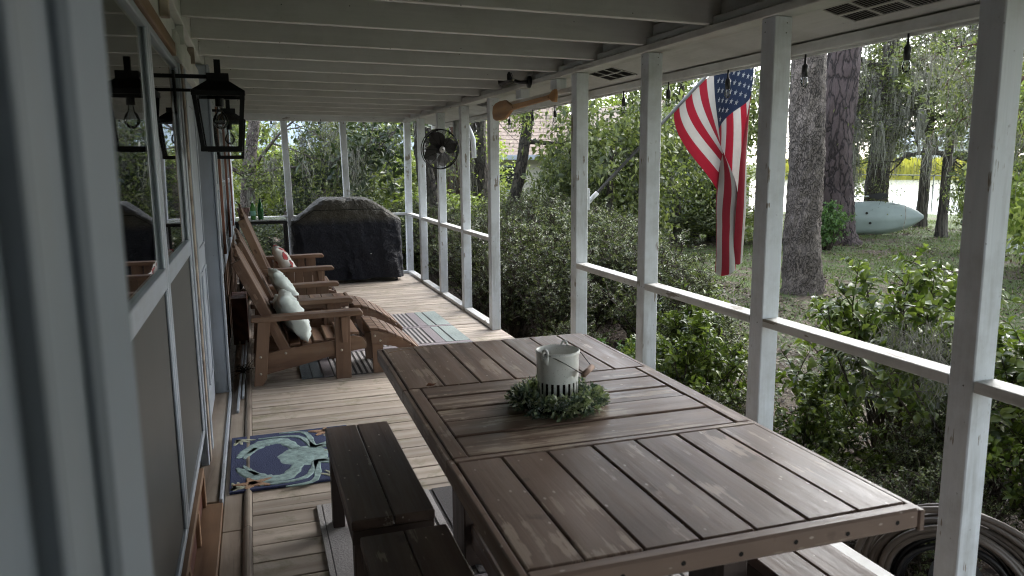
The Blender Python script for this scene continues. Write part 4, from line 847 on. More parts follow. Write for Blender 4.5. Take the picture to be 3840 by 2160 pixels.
for k in range(4):
    a0 = R(20+90*k); V = []
    for i in range(8):
        r_ = .035+i/7*.165; w = (.35+.70*math.sin(math.pi*min(1, (i+1)/8.0)))*(1.0 if i < 7 else .6)
        for j in range(5):
            q = a0+(j/4-.5)*w*1.45; V.append((r_*math.cos(q), -.022+(j/4-.5)*.05, r_*math.sin(q)))
    F = [(i*5+j, i*5+j+1, (i+1)*5+j+1, (i+1)*5+j) for i in range(7) for j in range(4)]
    link('blade', mesh_np('blade', V, F, True), M_blade, fn)
mo = MB().lathe([(.001, -.08), (.045, -.07), (.055, -.02), (.05, .05), (.03, .07), (.001, .07)], 20).build('motor', M_black, fn, True); mo.rotation_euler = (R(90), 0, 0); mo.location = (0, .02, 0)
bd = MB().lathe([(.001, .006), (.034, .004), (.036, 0)], 24).build('badge', plain('silver_badge', (.42, .40, .38), .4, .4), fn, True); bd.rotation_euler = (R(90), 0, 0); bd.location = (0, -.083, 0)
em = MB(); em.add([(-.018, -.0905, -.004), (.0, -.0905, -.008), (.02, -.0905, -.006), (.014, -.0905, .002), (.0, -.0905, .012), (-.006, -.0905, .0)], [(0, 1, 5), (1, 2, 3), (1, 3, 5), (3, 4, 5)]); em.build('emblem', M_hole, fn)
MB().tube([(0, .07, 0), (.03, .20, -.03), (.065, .36, -.03)], .018, 8).build('bracket', M_black, fn)
fn.rotation_euler = (R(6), 0, R(10))
gb = thing('downspout', 'grey box and white downspout elbow outside the porch posts', 'downspout', (2.42, 8.98, 2.0))
box('box', -.10, .0, -.06, .05, -.12, .10, plain('grey_box', (.22, .23, .22), .6), gb, bev=.008)
MB().tube([(.02, 0, .10), (.05, 0, .09), (.10, 0, -.02), (.14, 0, -.12), (.15, 0, -.34)], .032, 8).build('pipe', M_post, gb, True)

# ------------------------------------------------------------ flag
fg = thing('flag', 'faded striped flag with stars hanging from an angled pole on a porch post', 'flag', (2.22, 4.91, 1.35))
pdir = Vector((.72, 0, .69)).normalized(); base = Vector((.03, 0, -.02)); MB().tube([base, base+pdir*1.95], .0125, 10).build('pole', plain('weathered_pole', (.16, .165, .17), .45, .3), fg, True)
MB().tube([base-pdir*.02, base+pdir*.07], .017, 10).build('bracket', M_post, fg, True); box('bracket_plate', -.012, .012, -.03, .03, -.09, .06, M_post, fg)
P0 = Vector((2.90, 4.9, 1.935))-Vector((2.22, 4.91, 1.35))
def S(u, v):
    x0, z0 = P0.x+.72*.93*v, P0.z+.69*.93*v
    s = min(1, u/.62); s = s*s*(3-2*s); q = v*3.0*math.pi
    xb = 1.19+.10*math.sin(q+.6)*(.75+.35*u)+(.075-.05*u)*(2*v-1)+.02*math.sin(u*7)
    xb = xb*(1)+(-.07*max(0, (u-.75)/.25)*(1-v))
    x = x0*(1-s)+xb*s; xl = P0.x+.585+.03*math.sin(u*5); x = min(x, xl+.05*math.tanh((x-xl)/.05)) if x > xl else x
    zend = -.62+.14*v+.04*math.sin(q*1.2)
    z = z0+(zend-z0)*(u**1.02); yy = .01+s*(.11*math.cos(q+.3)+.02*math.sin(u*9+v*5))+.02*math.sin(u*6+v*9)*(1-s)
    return Vector((x, yy-.01, z))
nu, nv = 90, 13*8; V = [S(i/nu, j/nv) for i in range(nu+1) for j in range(nv+1)]; F = []; mi = []
for i in range(nu):
    for j in range(nv):
        F.append((i*(nv+1)+j, (i+1)*(nv+1)+j, (i+1)*(nv+1)+j+1, i*(nv+1)+j+1)); st_ = j//8; mi.append(2 if (st_ >= 6 and i/nu < .28) else (0 if st_ % 2 == 0 else 1))
def cloth(n, c, tr=.3):
    m = plain(n, c, .85, 0, .15, 9, .15); t = m.node_tree; b = t.nodes['Principled BSDF']; tr_ = t.nodes.new('ShaderNodeBsdfTranslucent'); tr_.inputs[0].default_value = (*c, 1); mx = t.nodes.new('ShaderNodeMixShader'); mx.inputs[0].default_value = tr
    t.links.new(b.outputs[0], mx.inputs[1]); t.links.new(tr_.outputs[0], mx.inputs[2]); t.links.new(mx.outputs[0], t.nodes['Material Output'].inputs[0]); return m
me = mesh_np('cloth', [tuple(v) for v in V], np.array(F), True, mi)
for q in (cloth('flag_red', (.24, .010, .022)), cloth('flag_white', (.38, .365, .34)), cloth('flag_navy', (.010, .018, .042))): me.materials.append(q)
clo = link('cloth', me, None, fg); m_star = cloth('flag_star', (.5, .49, .47))
for row in range(9):
    for c_ in range(6 if row % 2 == 0 else 5):
        u0 = .28*((c_*2+1+(row % 2))/12); v0 = 6/13+(7/13)*((row+1)/10); pts = [S(u0+.0, v0)]
        for k in range(10):
            a = math.pi*2*k/10+.3; r_ = (.026 if k % 2 == 0 else .010); pts.append(S(u0+r_*math.sin(a)*.48, v0+r_*math.cos(a)))
        ss = MB()
        for off in (-.0025, .0025):
            ss.add([(p.x, p.y+off, p.z) for p in pts], [(0, k+1, (k+1) % 10+1) for k in range(10)])
        ss.build('star', m_star, clo)


# ------------------------------------------------------------ hose coil
hc = thing('garden_hose', 'coiled tan garden hose with black hose inside on a reel by the deck', 'hose', (2.60, 2.12, -.14), R(-52))
for k in range(9):
    r_ = .36-.012*k+random.uniform(-.008, .008); oy = random.uniform(-.05, .05); n = 60
    MB().tube([((r_+.01*math.sin(a*3+k))*math.cos(a), oy+.012*math.sin(a*2+k), (r_+.012*math.cos(a*2+k*1.3))*math.sin(a)) for a in np.linspace(0, 2*math.pi, n)[:-1]], .0135, 8, closed=True).build('hose_loop', plain('tan_hose', (.085, .068, .055), .5) if k == 0 else bpy.data.materials['tan_hose'], hc, True)
for k in range(7):
    r_ = .27-.013*k; oy = random.uniform(-.04, .04); MB().tube([(r_*math.cos(a), oy, (r_+.01*math.cos(a*2+k))*math.sin(a)) for a in np.linspace(0, 2*math.pi, 49)[:-1]], .012, 8, closed=True).build('black_hose_loop', M_blackp, hc, True)
MB().tube([(0, -.1, 0), (0, .12, 0)], .1, 16).build('drum', M_blackp, hc, True); beam('stand', (-.15, .1, -.34), (0, .1, 0), .03, .03, M_black, hc); beam('stand', (.15, .1, -.34), (0, .1, 0), .03, .03, M_black, hc)
# ============================================================ garden
def at(b_, d, z=None):
    x, y = d*math.sin(R(b_)), d*math.cos(R(b_)); return (x, y, float(ground_h(x, y)) if z is None else z)
L_azalea = leafmat('azalea_leaves', [(.035, .050, .022), (.07, .092, .036), (.13, .155, .062), (.24, .26, .13)], .33, .25)
L_bright = leafmat('bright_shrub_leaves', [(.040, .068, .016), (.085, .125, .024), (.15, .20, .04), (.23, .28, .08)], .36, .34)
L_yellow = leafmat('yellow_green_leaves', [(.09, .125, .03), (.17, .22, .05), (.27, .32, .09), (.36, .39, .15)], .45, .45)
L_oak = leafmat('live_oak_leaves', [(.04, .055, .022), (.08, .10, .035), (.13, .155, .055), (.22, .24, .10)], .4, .35)
L_dark = leafmat('dark_glossy_leaves', [(.014, .028, .013), (.03, .05, .02), (.05, .08, .035)], .3, .15)
L_mag = leafmat('magnolia_leaves', [(.018, .034, .014), (.035, .055, .02), (.07, .09, .03)], .3, .15)
L_moss = leafmat('hanging_moss', [(.12, .12, .10), (.20, .20, .165), (.30, .30, .25)], .9, .25, (1, 1, .95))
L_fern = leafmat('fresh_green_leaves', [(.05, .11, .03), (.09, .17, .05), (.14, .24, .08)], .45, .35)
B_syc = bark('grey_plated_bark', (.075, .06, .05), (.20, .17, .15), 30, .5, 1.0, lich=(.30, .255, .23))
B_pine = bark('pine_plate_bark', (.04, .028, .026), (.115, .085, .085), 6.5, .30, 1.0)
B_oak = bark('dark_oak_bark', (.03, .024, .018), (.085, .07, .055), 14, .3, 1.0, lich=(.11, .11, .08))
B_red = bark('reddish_shaggy_bark', (.07, .035, .025), (.17, .095, .07), 10, .12, 1.0)
B_twig = plain('shrub_twigs', (.055, .042, .03), .85, 0, .4, 30)

def trunk_me(pts, rads, k=20, rough=.07, seed=1, flare=.0):
    """tapering trunk with a lumpy outline along pts"""
    r_ = np.random.default_rng(seed); P = []; Rr = []
    pts = [Vector(p) for p in pts]; N = 22*(len(pts)-1)
    for i in range(N+1):
        u = i/N*(len(pts)-1); j = min(int(u), len(pts)-2); w = u-j
        p0, p1, p2, p3 = pts[max(j-1, 0)], pts[j], pts[j+1], pts[min(j+2, len(pts)-1)]
        P.append(.5*((2*p1)+(p2-p0)*w+(2*p0-5*p1+4*p2-p3)*w*w+(3*p1-p0-3*p2+p3)*w**3)); Rr.append(rads[j]*(1-w)+rads[j+1]*w)
    V = []; F = []
    for i, p in enumerate(P):
        for q in range(k):
            a = 2*math.pi*q/k; fl = 1+flare*math.exp(-i/3.5)*(1+.45*math.cos(a*5+seed)); rr_ = Rr[i]*fl*(1+rough*(.8*math.sin(a*3+i*.22+seed)+.5*math.sin(a*9-i*.5)+.45*r_.normal()))
            V.append((p.x+rr_*math.cos(a), p.y+rr_*math.sin(a), p.z))
    for i in range(N):
        for q in range(k): F.append((i*k+q, i*k+(q+1) % k, (i+1)*k+(q+1) % k, (i+1)*k+q))
    return mesh_np('trunk', V, np.array(F), True)
def moss_mesh(anchors, lens, per=16, w=.006, seed=0):
    r_ = np.random.default_rng(seed); A = np.repeat(np.array(anchors), per, 0); Ls = np.repeat(np.array(lens), per)*r_.uniform(.25, 1.1, len(A)); n = len(A); K = 6
    base = A+r_.normal(size=(n, 3))*np.array([.05, .05, .03]); dx = np.cumsum(r_.normal(size=(n, K+1, 2))*.018, 1); V = np.zeros((n, K+1, 2, 3)); ang = r_.uniform(0, 6.28, n)
    for i in range(K+1):
        ww = w*(1-i/K*.8)*r_.uniform(.6, 1.4, n); c = base.copy(); c[:, :2] += dx[:, i]*(1+i*.2); c[:, 2] -= Ls*i/K; off = np.stack([np.cos(ang+i*.7), np.sin(ang+i*.7), 0*ang], -1)*ww[:, None]
        V[:, i, 0] = c-off; V[:, i, 1] = c+off
    f = np.array([[2*i, 2*i+1, 2*i+3, 2*i+2] for i in range(K)]); F = (np.arange(n)[:, None, None]*(2*K+2)+f[None]).reshape(-1, 4)
    return mesh_np('moss', V.reshape(-1, 3), F)
def limbs(root, dirs, length, rad, depth=3, seed=0, droop=.1, wig=.25):
    """branch skeleton: list of (pts, radii), and twig tips"""
    r_ = random.Random(seed); segs = []; tips = []
    def grow(p, d, L, r0, dep):
        pts = [p]; rs = [r0]; n = 6
        for i in range(n):
            d = (d+Vector((r_.gauss(0, wig), r_.gauss(0, wig), r_.gauss(0, wig*.7)-droop*.3))*.55).normalized(); p = p+d*(L/n); pts.append(p); rs.append(r0*(1-.75*(i+1)/n))
            if dep > 0 and i >= 1:
                for _ in range(1 if r_.random() < .75 else 2):
                    s = Vector((r_.gauss(0, 1), r_.gauss(0, 1), r_.gauss(0, .6))); s = (s-d*s.dot(d)).normalized(); grow(p, (d*.6+s*.9).normalized(), L*r_.uniform(.4, .65), rs[-1]*.65, dep-1)
            if dep == 0 and i >= 2: tips.append(p)
        if dep > 0: tips.append(p)
        segs.append((pts, rs))
    for d in dirs: grow(Vector(root), Vector(d).normalized(), length*r_.uniform(.85, 1.15), rad, depth)
    return segs, tips
def limb_me(segs, minr=.0):
    mb = MB()
    for pts, rs in segs: mb.tube(pts, [max(x, minr) for x in rs], 5 if rs[0] < .04 else 8, cap=False)
    return mb.me('limbs', True)
def tip_leaves(tips, per, L, sp=.12, seed=0, aspect=.26, seg4=False, up=.5, fwd=None):
    r_ = np.random.default_rng(seed); T = np.repeat(np.array([tuple(t_) for t_ in tips]), per, 0); n = len(T); P = T+r_.normal(size=(n, 3))*sp
    D = unit(r_.normal(size=(n, 3))+np.array([0, 0, up*.3])); N = unit(r_.normal(size=(n, 3))*.8+np.array([0, 0, 1])); return leaves(P, D, N, L*r_.uniform(.6, 1.3, n), L*aspect*r_.uniform(.7, 1.2, n), .2, seg4)
def crown_me(name, rx, ry, rz, nclump, per, L, seed, hollow=.55, clump=.22, aspect=.28, flat=.7):
    """foliage of many leaf clumps through a lumpy volume, with gaps"""
    r_ = np.random.default_rng(seed); d = unit(r_.normal(size=(nclump, 3))); rad = (hollow+(1-hollow)*r_.uniform(0, 1, nclump)**.7)*(1+.22*np.sin(d[:, 0]*5+seed)*np.sin(d[:, 1]*4+seed)+.12*r_.normal(size=nclump))
    C = d*rad[:, None]*np.array([rx, ry, rz]); s = clump*(rx+ry+rz)/3*r_.uniform(.5, 1.3, nclump); n = nclump*per
    off = r_.normal(size=(nclump, per, 3))*np.array([1, 1, flat])*s[:, None, None]*.55; P = (C[:, None]+off).reshape(-1, 3)
    D = unit(unit(off.reshape(-1, 3))*.8+r_.normal(size=(n, 3))*.8); N = unit(np.repeat(d, per, 0)*.5+r_.normal(size=(n, 3))*.6+np.array([0, 0, .8]))
    return mesh_np(name, *leaves(P, D, N, L*r_.uniform(.6, 1.3, n), L*aspect*r_.uniform(.7, 1.25, n), .2, False))

# ---- shrubs beside the porch
def shrub_mesh(h, spread, nst, whorls, L, aspect, seed, seg4, twr=.004, low=.15, sp=.25):
    r_ = random.Random(seed); mb = MB(); T = []; TD = []
    for i in range(nst):
        a = r_.uniform(0, 6.28); o_ = r_.uniform(.1, 1.0)*spread; tip = Vector((o_*math.cos(a), o_*math.sin(a), h*(1-.35*(o_/spread)**2)*r_.uniform(.72, 1.06))); p0 = Vector((r_.gauss(0, .05), r_.gauss(0, .05), -.05))
        mid = p0.lerp(tip, .5)+Vector((r_.gauss(0, .07), r_.gauss(0, .07), .05*h)); pts = [p0, p0.lerp(mid, .5), mid, mid.lerp(tip, .5)+Vector((r_.gauss(0, .04), r_.gauss(0, .04), .03)), tip]; mb.tube(pts, [twr*2.6, twr*2.1, twr*1.6, twr*1.1, twr*.5], 5, cap=False)
        T.append(tip); TD.append((tip-mid).normalized())
        for k in range(whorls):
            u = low+(1-low)*r_.random()**.75; q = pts[0]; j = min(int(u*4), 3); q = pts[j].lerp(pts[j+1], u*4-j); s = Vector((r_.gauss(0, 1), r_.gauss(0, 1), r_.gauss(.45, .5))).normalized(); e = q+s*r_.uniform(.06, sp)
            if e.z < .05: e.z = .05+r_.random()*.1
            mb.tube([q, q.lerp(e, .6)+Vector((0, 0, .012)), e], [twr*.8, twr*.6, twr*.35], 3, cap=False); T.append(e); TD.append(s)
    per = 8 if seg4 else 9; P = np.array([tuple(t_) for t_ in T]); Dt = np.array([tuple(t_) for t_ in TD]); n = len(P); rg = np.random.default_rng(seed); Ps, Ds, Ns = [], [], []
    for k in range(per):
        a = rg.uniform(0, 6.28, n); x1 = unit(np.cross(Dt, rg.normal(size=(n, 3)))); x2 = np.cross(Dt, x1); rd = x1*np.cos(a)[:, None]+x2*np.sin(a)[:, None]
        Ps.append(P-Dt*(k/per*L*1.6)[..., None] if False else P-Dt*(k/per*L*1.7)); dd = unit(rd+Dt*rg.uniform(.15, .9, (n, 1))); Ds.append(dd); Ns.append(unit(Dt*1.0+np.array([0, 0, .6])+rg.normal(size=(n, 3))*.3))
    P, D, N = map(np.concatenate, (Ps, Ds, Ns)); m_ = len(P); V, F = leaves(P, D, N, L*rg.uniform(.55, 1.2, m_), L*aspect*rg.uniform(.8, 1.15, m_), .22, seg4)
    return mesh_np('foliage', V, F), mb.me('stems')
def shrub(meshes, mat, name, label, cat, loc, rz, s, grp, sz=1.0):
    t_ = thing(name, label, cat, loc, rz, grp); t_.scale = (s, s, s*sz); link('foliage', meshes[0], mat, t_); link('stems', meshes[1], B_twig, t_); return t_
AZ = [shrub_mesh(1.25, .75, 62, 24, .036, .24, 11+i, False, .0055, .2) for i in range(3)]
BR = [shrub_mesh(1.15, .70, 30, 15, .070, .25, 31+i, True, .0045, .28, .2) for i in range(3)]
VB = [shrub_mesh(1.55, .95, 26, 14, .082, .27, 41+i, True, .0055, .35, .24) for i in range(2)]
azp = [(3.1, 12.6, 1.1), (4.2, 12.9, 1.15), (3.2, 11.3, 1.05), (4.4, 11.5, 1.2), (3.15, 10.1, 1.05), (4.3, 10.0, 1.15), (5.2, 11.2, 1.05), (3.2, 8.9, 1.0), (4.25, 8.6, 1.1), (4.8, 9.5, 1.05), (3.4, 7.65, .98), (4.05, 7.5, 1.0), (3.75, 6.3, .92), (4.5, 6.9, .50), (3.4, 5.3, .70), (2.95, 13.8, 1.15), (5.2, 12.3, 1.2), (1.2, 13.2, .75), (2.95, 7.1, .72), (2.8, 8.2, .8), (2.75, 6.3, .50), (2.8, 9.6, .85)]
where = ['behind the fifth porch post', 'in the back row by the tree trunks', 'beside the far porch posts', 'behind the far porch posts']
for i, (x, y, s) in enumerate(azp):
    lab = 'dark azalea bush '+('close to the deck' if x < 3.6 else 'in the back of the hedge' if x > 5 else 'in the middle of the hedge')+', '+('past the far porch corner', 'past the far rail, farther row', 'outside the farthest railing bay', 'outside the farthest bays, second row', 'outside the rail under the fan', 'behind the bush under the fan', 'against the mossy tree trunks', 'outside the rail left of the opening', 'one row behind the opening', 'tall one under the leaning tree', 'filling the porch opening', 'just left of the sixth post', 'beside the post right of the opening', 'low one under the flag pole', 'small one right of the opening', 'beyond the far corner post', 'far one below the fence rail', 'low one behind the grill', 'half height one touching the opening', 'tight against the deck by the fifth post', 'smallest one in the opening', 'tight against the deck under the fan')[i]
    shrub(AZ[i % 3], L_azalea, 'azalea_shrub', lab, 'shrub', (x, y, float(ground_h(x, y))), i*1.7, s, 'azalea hedge along the porch')
brp = [(2.95, 4.55, .78, 'bright green shrub at the post right of the table end'), (3.45, 5.35, .82, 'bright green shrub behind the rail, left under the flag'), (2.8, 5.15, .58, 'low bright shrub just outside the rail beyond the table end'), (3.05, 3.45, .60, 'low leafy bright shrub close to the rail beyond the crock'), (3.9, 4.3, .50, 'low bright shrub under the tip of the flag'), (3.9, 6.6, .80, 'yellow green shrub topping the hedge, left of the flag'), (5.1, 8.3, .66, 'far bright shrub at the edge of the hedge')]
for i, (x, y, s, lab) in enumerate(brp): shrub(BR[i % 3], L_bright, 'bright_shrub', lab, 'shrub', (x, y, float(ground_h(x, y))), i*2.1, s, 'bright leafy shrubs outside the railing')
for i, (x, y, s, lab) in enumerate(((2.95, 2.55, .52, 'low dark shrub in the shade under the rail, nearest'), (3.45, 3.0, .55, 'low dark shrub in the shade beneath the broad viburnum'), (2.85, 3.15, .42, 'small dark shrub at the deck edge under the rail'), (2.75, 4.0, .48, 'dark shrub at the foot of the post beyond the crock'), (3.6, 2.3, .50, 'low dark shrub behind the nearest post'))): shrub(AZ[i % 3], L_azalea, 'shade_shrub', lab, 'shrub', (x, y, float(ground_h(x, y))), i*1.1+.5, s, 'low dark shrubs under the railing')
vbp = [(3.9, 3.75, .90, 'tall open viburnum with a high sprig against the grey trunk'), (3.75, 2.95, .90, 'broad leafy viburnum in the wide bay right of the flag'), (4.35, 3.35, .60, 'viburnum behind the broad one, over the lawn edge'), (3.45, 2.15, .60, 'viburnum behind the nearest porch post'), (4.1, 2.1, .58, 'low viburnum at the right edge of the yard')]
for i, (x, y, s, lab) in enumerate(vbp): shrub(VB[i % 2], L_bright, 'viburnum_shrub', lab, 'shrub', (x, y, float(ground_h(x, y))), i*2.6+.4, s, 'viburnum shrubs right of the table')
# sprigs in the gap of the hedge
SP = shrub_mesh(.55, .18, 7, 7, .045, .22, 77, True, .003, .3, .08)
for i, (x, y) in enumerate(((2.75, 5.9), (3.05, 5.75), (2.5, 5.35))): shrub(SP, L_fern, 'young_sprig', ('pale young sprig growing in the porch opening, left one', 'pale young sprig in the porch opening, right one', 'small pale sprig at the deck edge')[i], 'plant', (x, y, float(ground_h(x, y))), i*1.3, 1.0, 'young sprigs in the leaf litter')
mo_ = [(3.0+random.random()*.5, 2.7+random.random()*.5, .55+random.random()*.2) for _ in range(14)]
tag(link('moss_tangle', moss_mesh(mo_, [.35]*14, 26, .0022, 5), L_moss), 'grey moss tangle hanging in the shade under the viburnum', 'moss')

# ---- trees
def tree(name, label, loc, pts, rads, brk, leafm, seed, limb=None, moss=None, leafL=.07, per=26, sp=.16, grp=None, flare=.35, k=36, cat='tree'):
    t_ = thing(name, label, cat, loc, 0, grp); link('trunk', trunk_me(pts, rads, k, .085 if rads[0] > .28 else .06, seed, flare), brk, t_)
    if limb:
        tips_all = []; mb_s = []
        for (root, dirs, L, r_, dep, droop) in limb:
            s, tp = limbs(root, dirs, L, r_, dep, seed+len(mb_s), droop); mb_s += s; tips_all += tp
        link('limbs', limb_me(mb_s, .004), brk, t_)
        if leafm: link('crown', mesh_np('crown', *tip_leaves(tips_all, per, leafL, sp, seed)), leafm, t_)
        if moss:
            rs = random.Random(seed); pool = [p for s in mb_s for p in s[0][1:]]; an = [tuple(rs.choice(pool)) for _ in range(moss[0])]; tag(link('moss', moss_mesh(an, [moss[1]*rs.uniform(.4, 1.2) for _ in an], moss[2], moss[3], seed), L_moss, t_), kind='stuff')
    return t_
x, y, z = at(39.7, 12.6)
tree('grey_trunk_tree', 'thick grey barked tree trunk right behind the porch post by the flag', (x, y, z-.1), [(.05, .02, 0), (0, 0, 1.4), (-.05, -.03, 3.0), (-.1, -.05, 5.5), (0, 0, 8)], [.30, .255, .245, .22, .17], B_syc, L_oak, 3, [((-.1, -.05, 5), [(1, .3, .3), (-1, .2, .4), (.2, 1, .2), (.3, -1, .3)], 3.2, .1, 2, .1)], (26, .7, 12, .006), per=16)
x, y, z = at(41.7, 20.4)
tree('pine_tree', 'dark plated pine trunk in front of the upturned kayak', (x, y, z-.1), [(.12, 0, 0), (-.02, 0, 1.2), (-.08, 0, 3), (.10, 0, 6), (.4, 0, 10)], [.52, .40, .375, .34, .25], B_pine, None, 5, None, flare=.5)
tree('mossy_oak', 'dark oak draped with long grey moss behind the kayak', at(44.2, 25), [(0, 0, 0), (.05, 0, 2), (.25, 0, 4.2), (.1, 0, 7)], [.34, .29, .24, .15], B_oak, L_oak, 9,
     [((.15, 0, 3.2), [(1, -.1, .35), (-1, 0, .3), (.8, .6, .1)], 4.2, .13, 3, .25), ((.2, 0, 4.6), [(1, .2, .2), (-1, .3, .4), (.2, -1, .3)], 4.2, .12, 3, .25)], (200, 2.0, 24, .012), leafL=.09, per=2, sp=.25)
tree('live_oak', 'live oak with crooked limbs and hanging moss at the right of the pond view', at(50.8, 25), [(0, 0, 0), (-.05, 0, 1.6), (.05, 0, 3.2), (.0, 0, 5)], [.36, .30, .26, .18], B_oak, L_oak, 13,
     [((-.05, 0, 1.9), [(-1, .62, .25)], 3.4, .11, 3, .10), ((0, 0, 2.8), [(-1, .5, .35), (-.7, 1, .3), (1, -.5, .3)], 3.6, .10, 3, .15), ((0, 0, 3.9), [(-1, .9, .2), (-.3, .2, 1)], 3.4, .09, 3, .2)], (110, .9, 20, .008), leafL=.07, per=2, sp=.16)
tree('reddish_tree', 'reddish shaggy trunk at the far right edge of the view', at(54.9, 12.5), [(.1, 0, 0), (.05, 0, 2), (-.1, 0, 4), (-.2, 0, 7)], [.34, .30, .28, .22], B_red, L_oak, 17, [((-.1, 0, 3.6), [(-1, .6, -.1), (-.8, 1, .2)], 1.5, .035, 2, .5)], (40, .8, 16, .005), per=4)
tree('dark_trunk_tree', 'dark tree trunk streaked with moss between the fourth and fifth porch posts', at(16.3, 17.5), [(.02, 0, 0), (0, 0, 1.5), (-.03, 0, 3), (.08, 0, 6)], [.25, .21, .19, .15], B_oak, L_yellow, 21, [((0, 0, 3.2), [(1, .2, .4), (-1, -.2, .5)], 2.6, .07, 2, .2), ((0, 0, 2.2), [(-.4, -1, .1)], 1.3, .03, 2, .2)], (60, 1.4, 12, .006), per=2, leafL=.08)
tree('leaning_tree', 'slim dark tree leaning right in front of the neighbour house', at(18.6, 15.5), [(-.05, 0, -.05), (0, 0, .9), (.22, 0, 1.9), (.38, 0, 2.9), (.42, 0, 4.6)], [.15, .125, .12, .11, .08], B_oak, L_yellow, 25, [((.34, 0, 2.5), [(1, -.1, -.12)], 2.6, .05, 3, .1), ((.4, 0, 3.2), [(-.9, -.3, .5), (.7, -.3, .5)], 2.0, .045, 3, .1)], (34, .55, 16, .005), per=3, leafL=.085, k=14)
tree('twin_trunk_tree', 'thick dark trunk behind the fan', at(12.6, 16.5), [(0, 0, 0), (.02, 0, 1.5), (-.05, 0, 3), (-.1, 0, 6)], [.33, .27, .24, .18], B_oak, L_oak, 29, [((0, 0, 3), [(1, -.2, .5), (-1, -.2, .6)], 2.6, .08, 2, .2)], (60, 1.3, 12, .006), per=3)
tree('second_fan_tree', 'slimmer dark trunk just right of the fan', at(14.3, 17.8), [(0, 0, 0), (.06, 0, 1.5), (.12, 0, 3), (.3, 0, 6)], [.2, .17, .15, .11], B_red, None, 31, None)
tree('mossy_grey_tree', 'pale mossy trunk beyond the console table at the far end', at(-.6, 15.5), [(0, 0, 0), (.06, 0, 1.2), (.2, 0, 2.4), (.5, 0, 4)], [.17, .14, .11, .07], B_syc, L_oak, 35, [((.1, 0, 1.8), [(-1, -.4, .6), (1, .2, .5), (.5, -.8, .8)], 2.2, .045, 3, .2)], (60, .8, 18, .006), per=4, leafL=.08)
tree('bare_snag', 'short broken mossy stump behind the green bottles', at(2.1, 15.0), [(0, 0, 0), (.04, 0, .8), (.1, 0, 1.6), (.12, 0, 2.1)], [.10, .085, .065, .02], B_syc, None, 36, None, cat='stump')
# big leaved magnolia limb hanging at the far end, long oak limbs above
tree('magnolia_tree', 'magnolia with big dark hanging leaves beyond the covered grill', at(9.6, 13.3), [(.9, .4, 0), (.8, .2, 1.5), (.5, 0, 3), (.3, 0, 4.6)], [.12, .10, .08, .05], B_oak, L_mag, 41, [((.55, 0, 2.9), [(-.6, -.5, -.25)], 1.3, .03, 2, .5), ((.45, 0, 3.4), [(-1, -.5, .0)], 1.7, .035, 1, .5)], (16, .8, 10, .004), per=3, leafL=.15, sp=.10)
# background foliage masses: each a bush or tree of its own, copies share their meshes
CR = {'a': crown_me('foliage', 1, 1, 1, 120, 62, .075, 51, .4, .2), 'b': crown_me('foliage', 1, 1, 1, 95, 66, .085, 52, .4, .22), 'c': crown_me('foliage', 1, 1, 1, 60, 52, .085, 53, .35, .2), 'd': crown_me('foliage', 1, 1, 1, 210, 100, .055, 54, .72, .15)}
trk = trunk_me([(0, 0, -1.3), (.03, 0, -.5), (-.02, 0, .3)], [.09, .07, .04], 10, .06, 3, .3)
def mass(kind, mat, b_, d, zc, rx, rz, name, label, cat='bush', grp='background greenery beyond the wire fence'):
    x, y, _ = at(b_, d, 0); t_ = thing(name, label, cat, (x, y, float(ground_h(x, y))), b_*1.3, grp)
    o = link('foliage', CR[kind], mat, t_, (0, 0, zc-t_.location.z)); o.scale = (rx, rx, rz); o.rotation_euler = (0, 0, d)
    q = link('trunk', trk, B_oak, t_, (0, 0, (zc-t_.location.z))); q.scale = (max(1, rx*.8), max(1, rx*.8), (zc-t_.location.z)/1.3)
mass('d', L_dark, 4.9, 16.0, 1.05, .72, .95, 'round_dark_bush', 'rounded dark glossy bush seen left of the grill top')
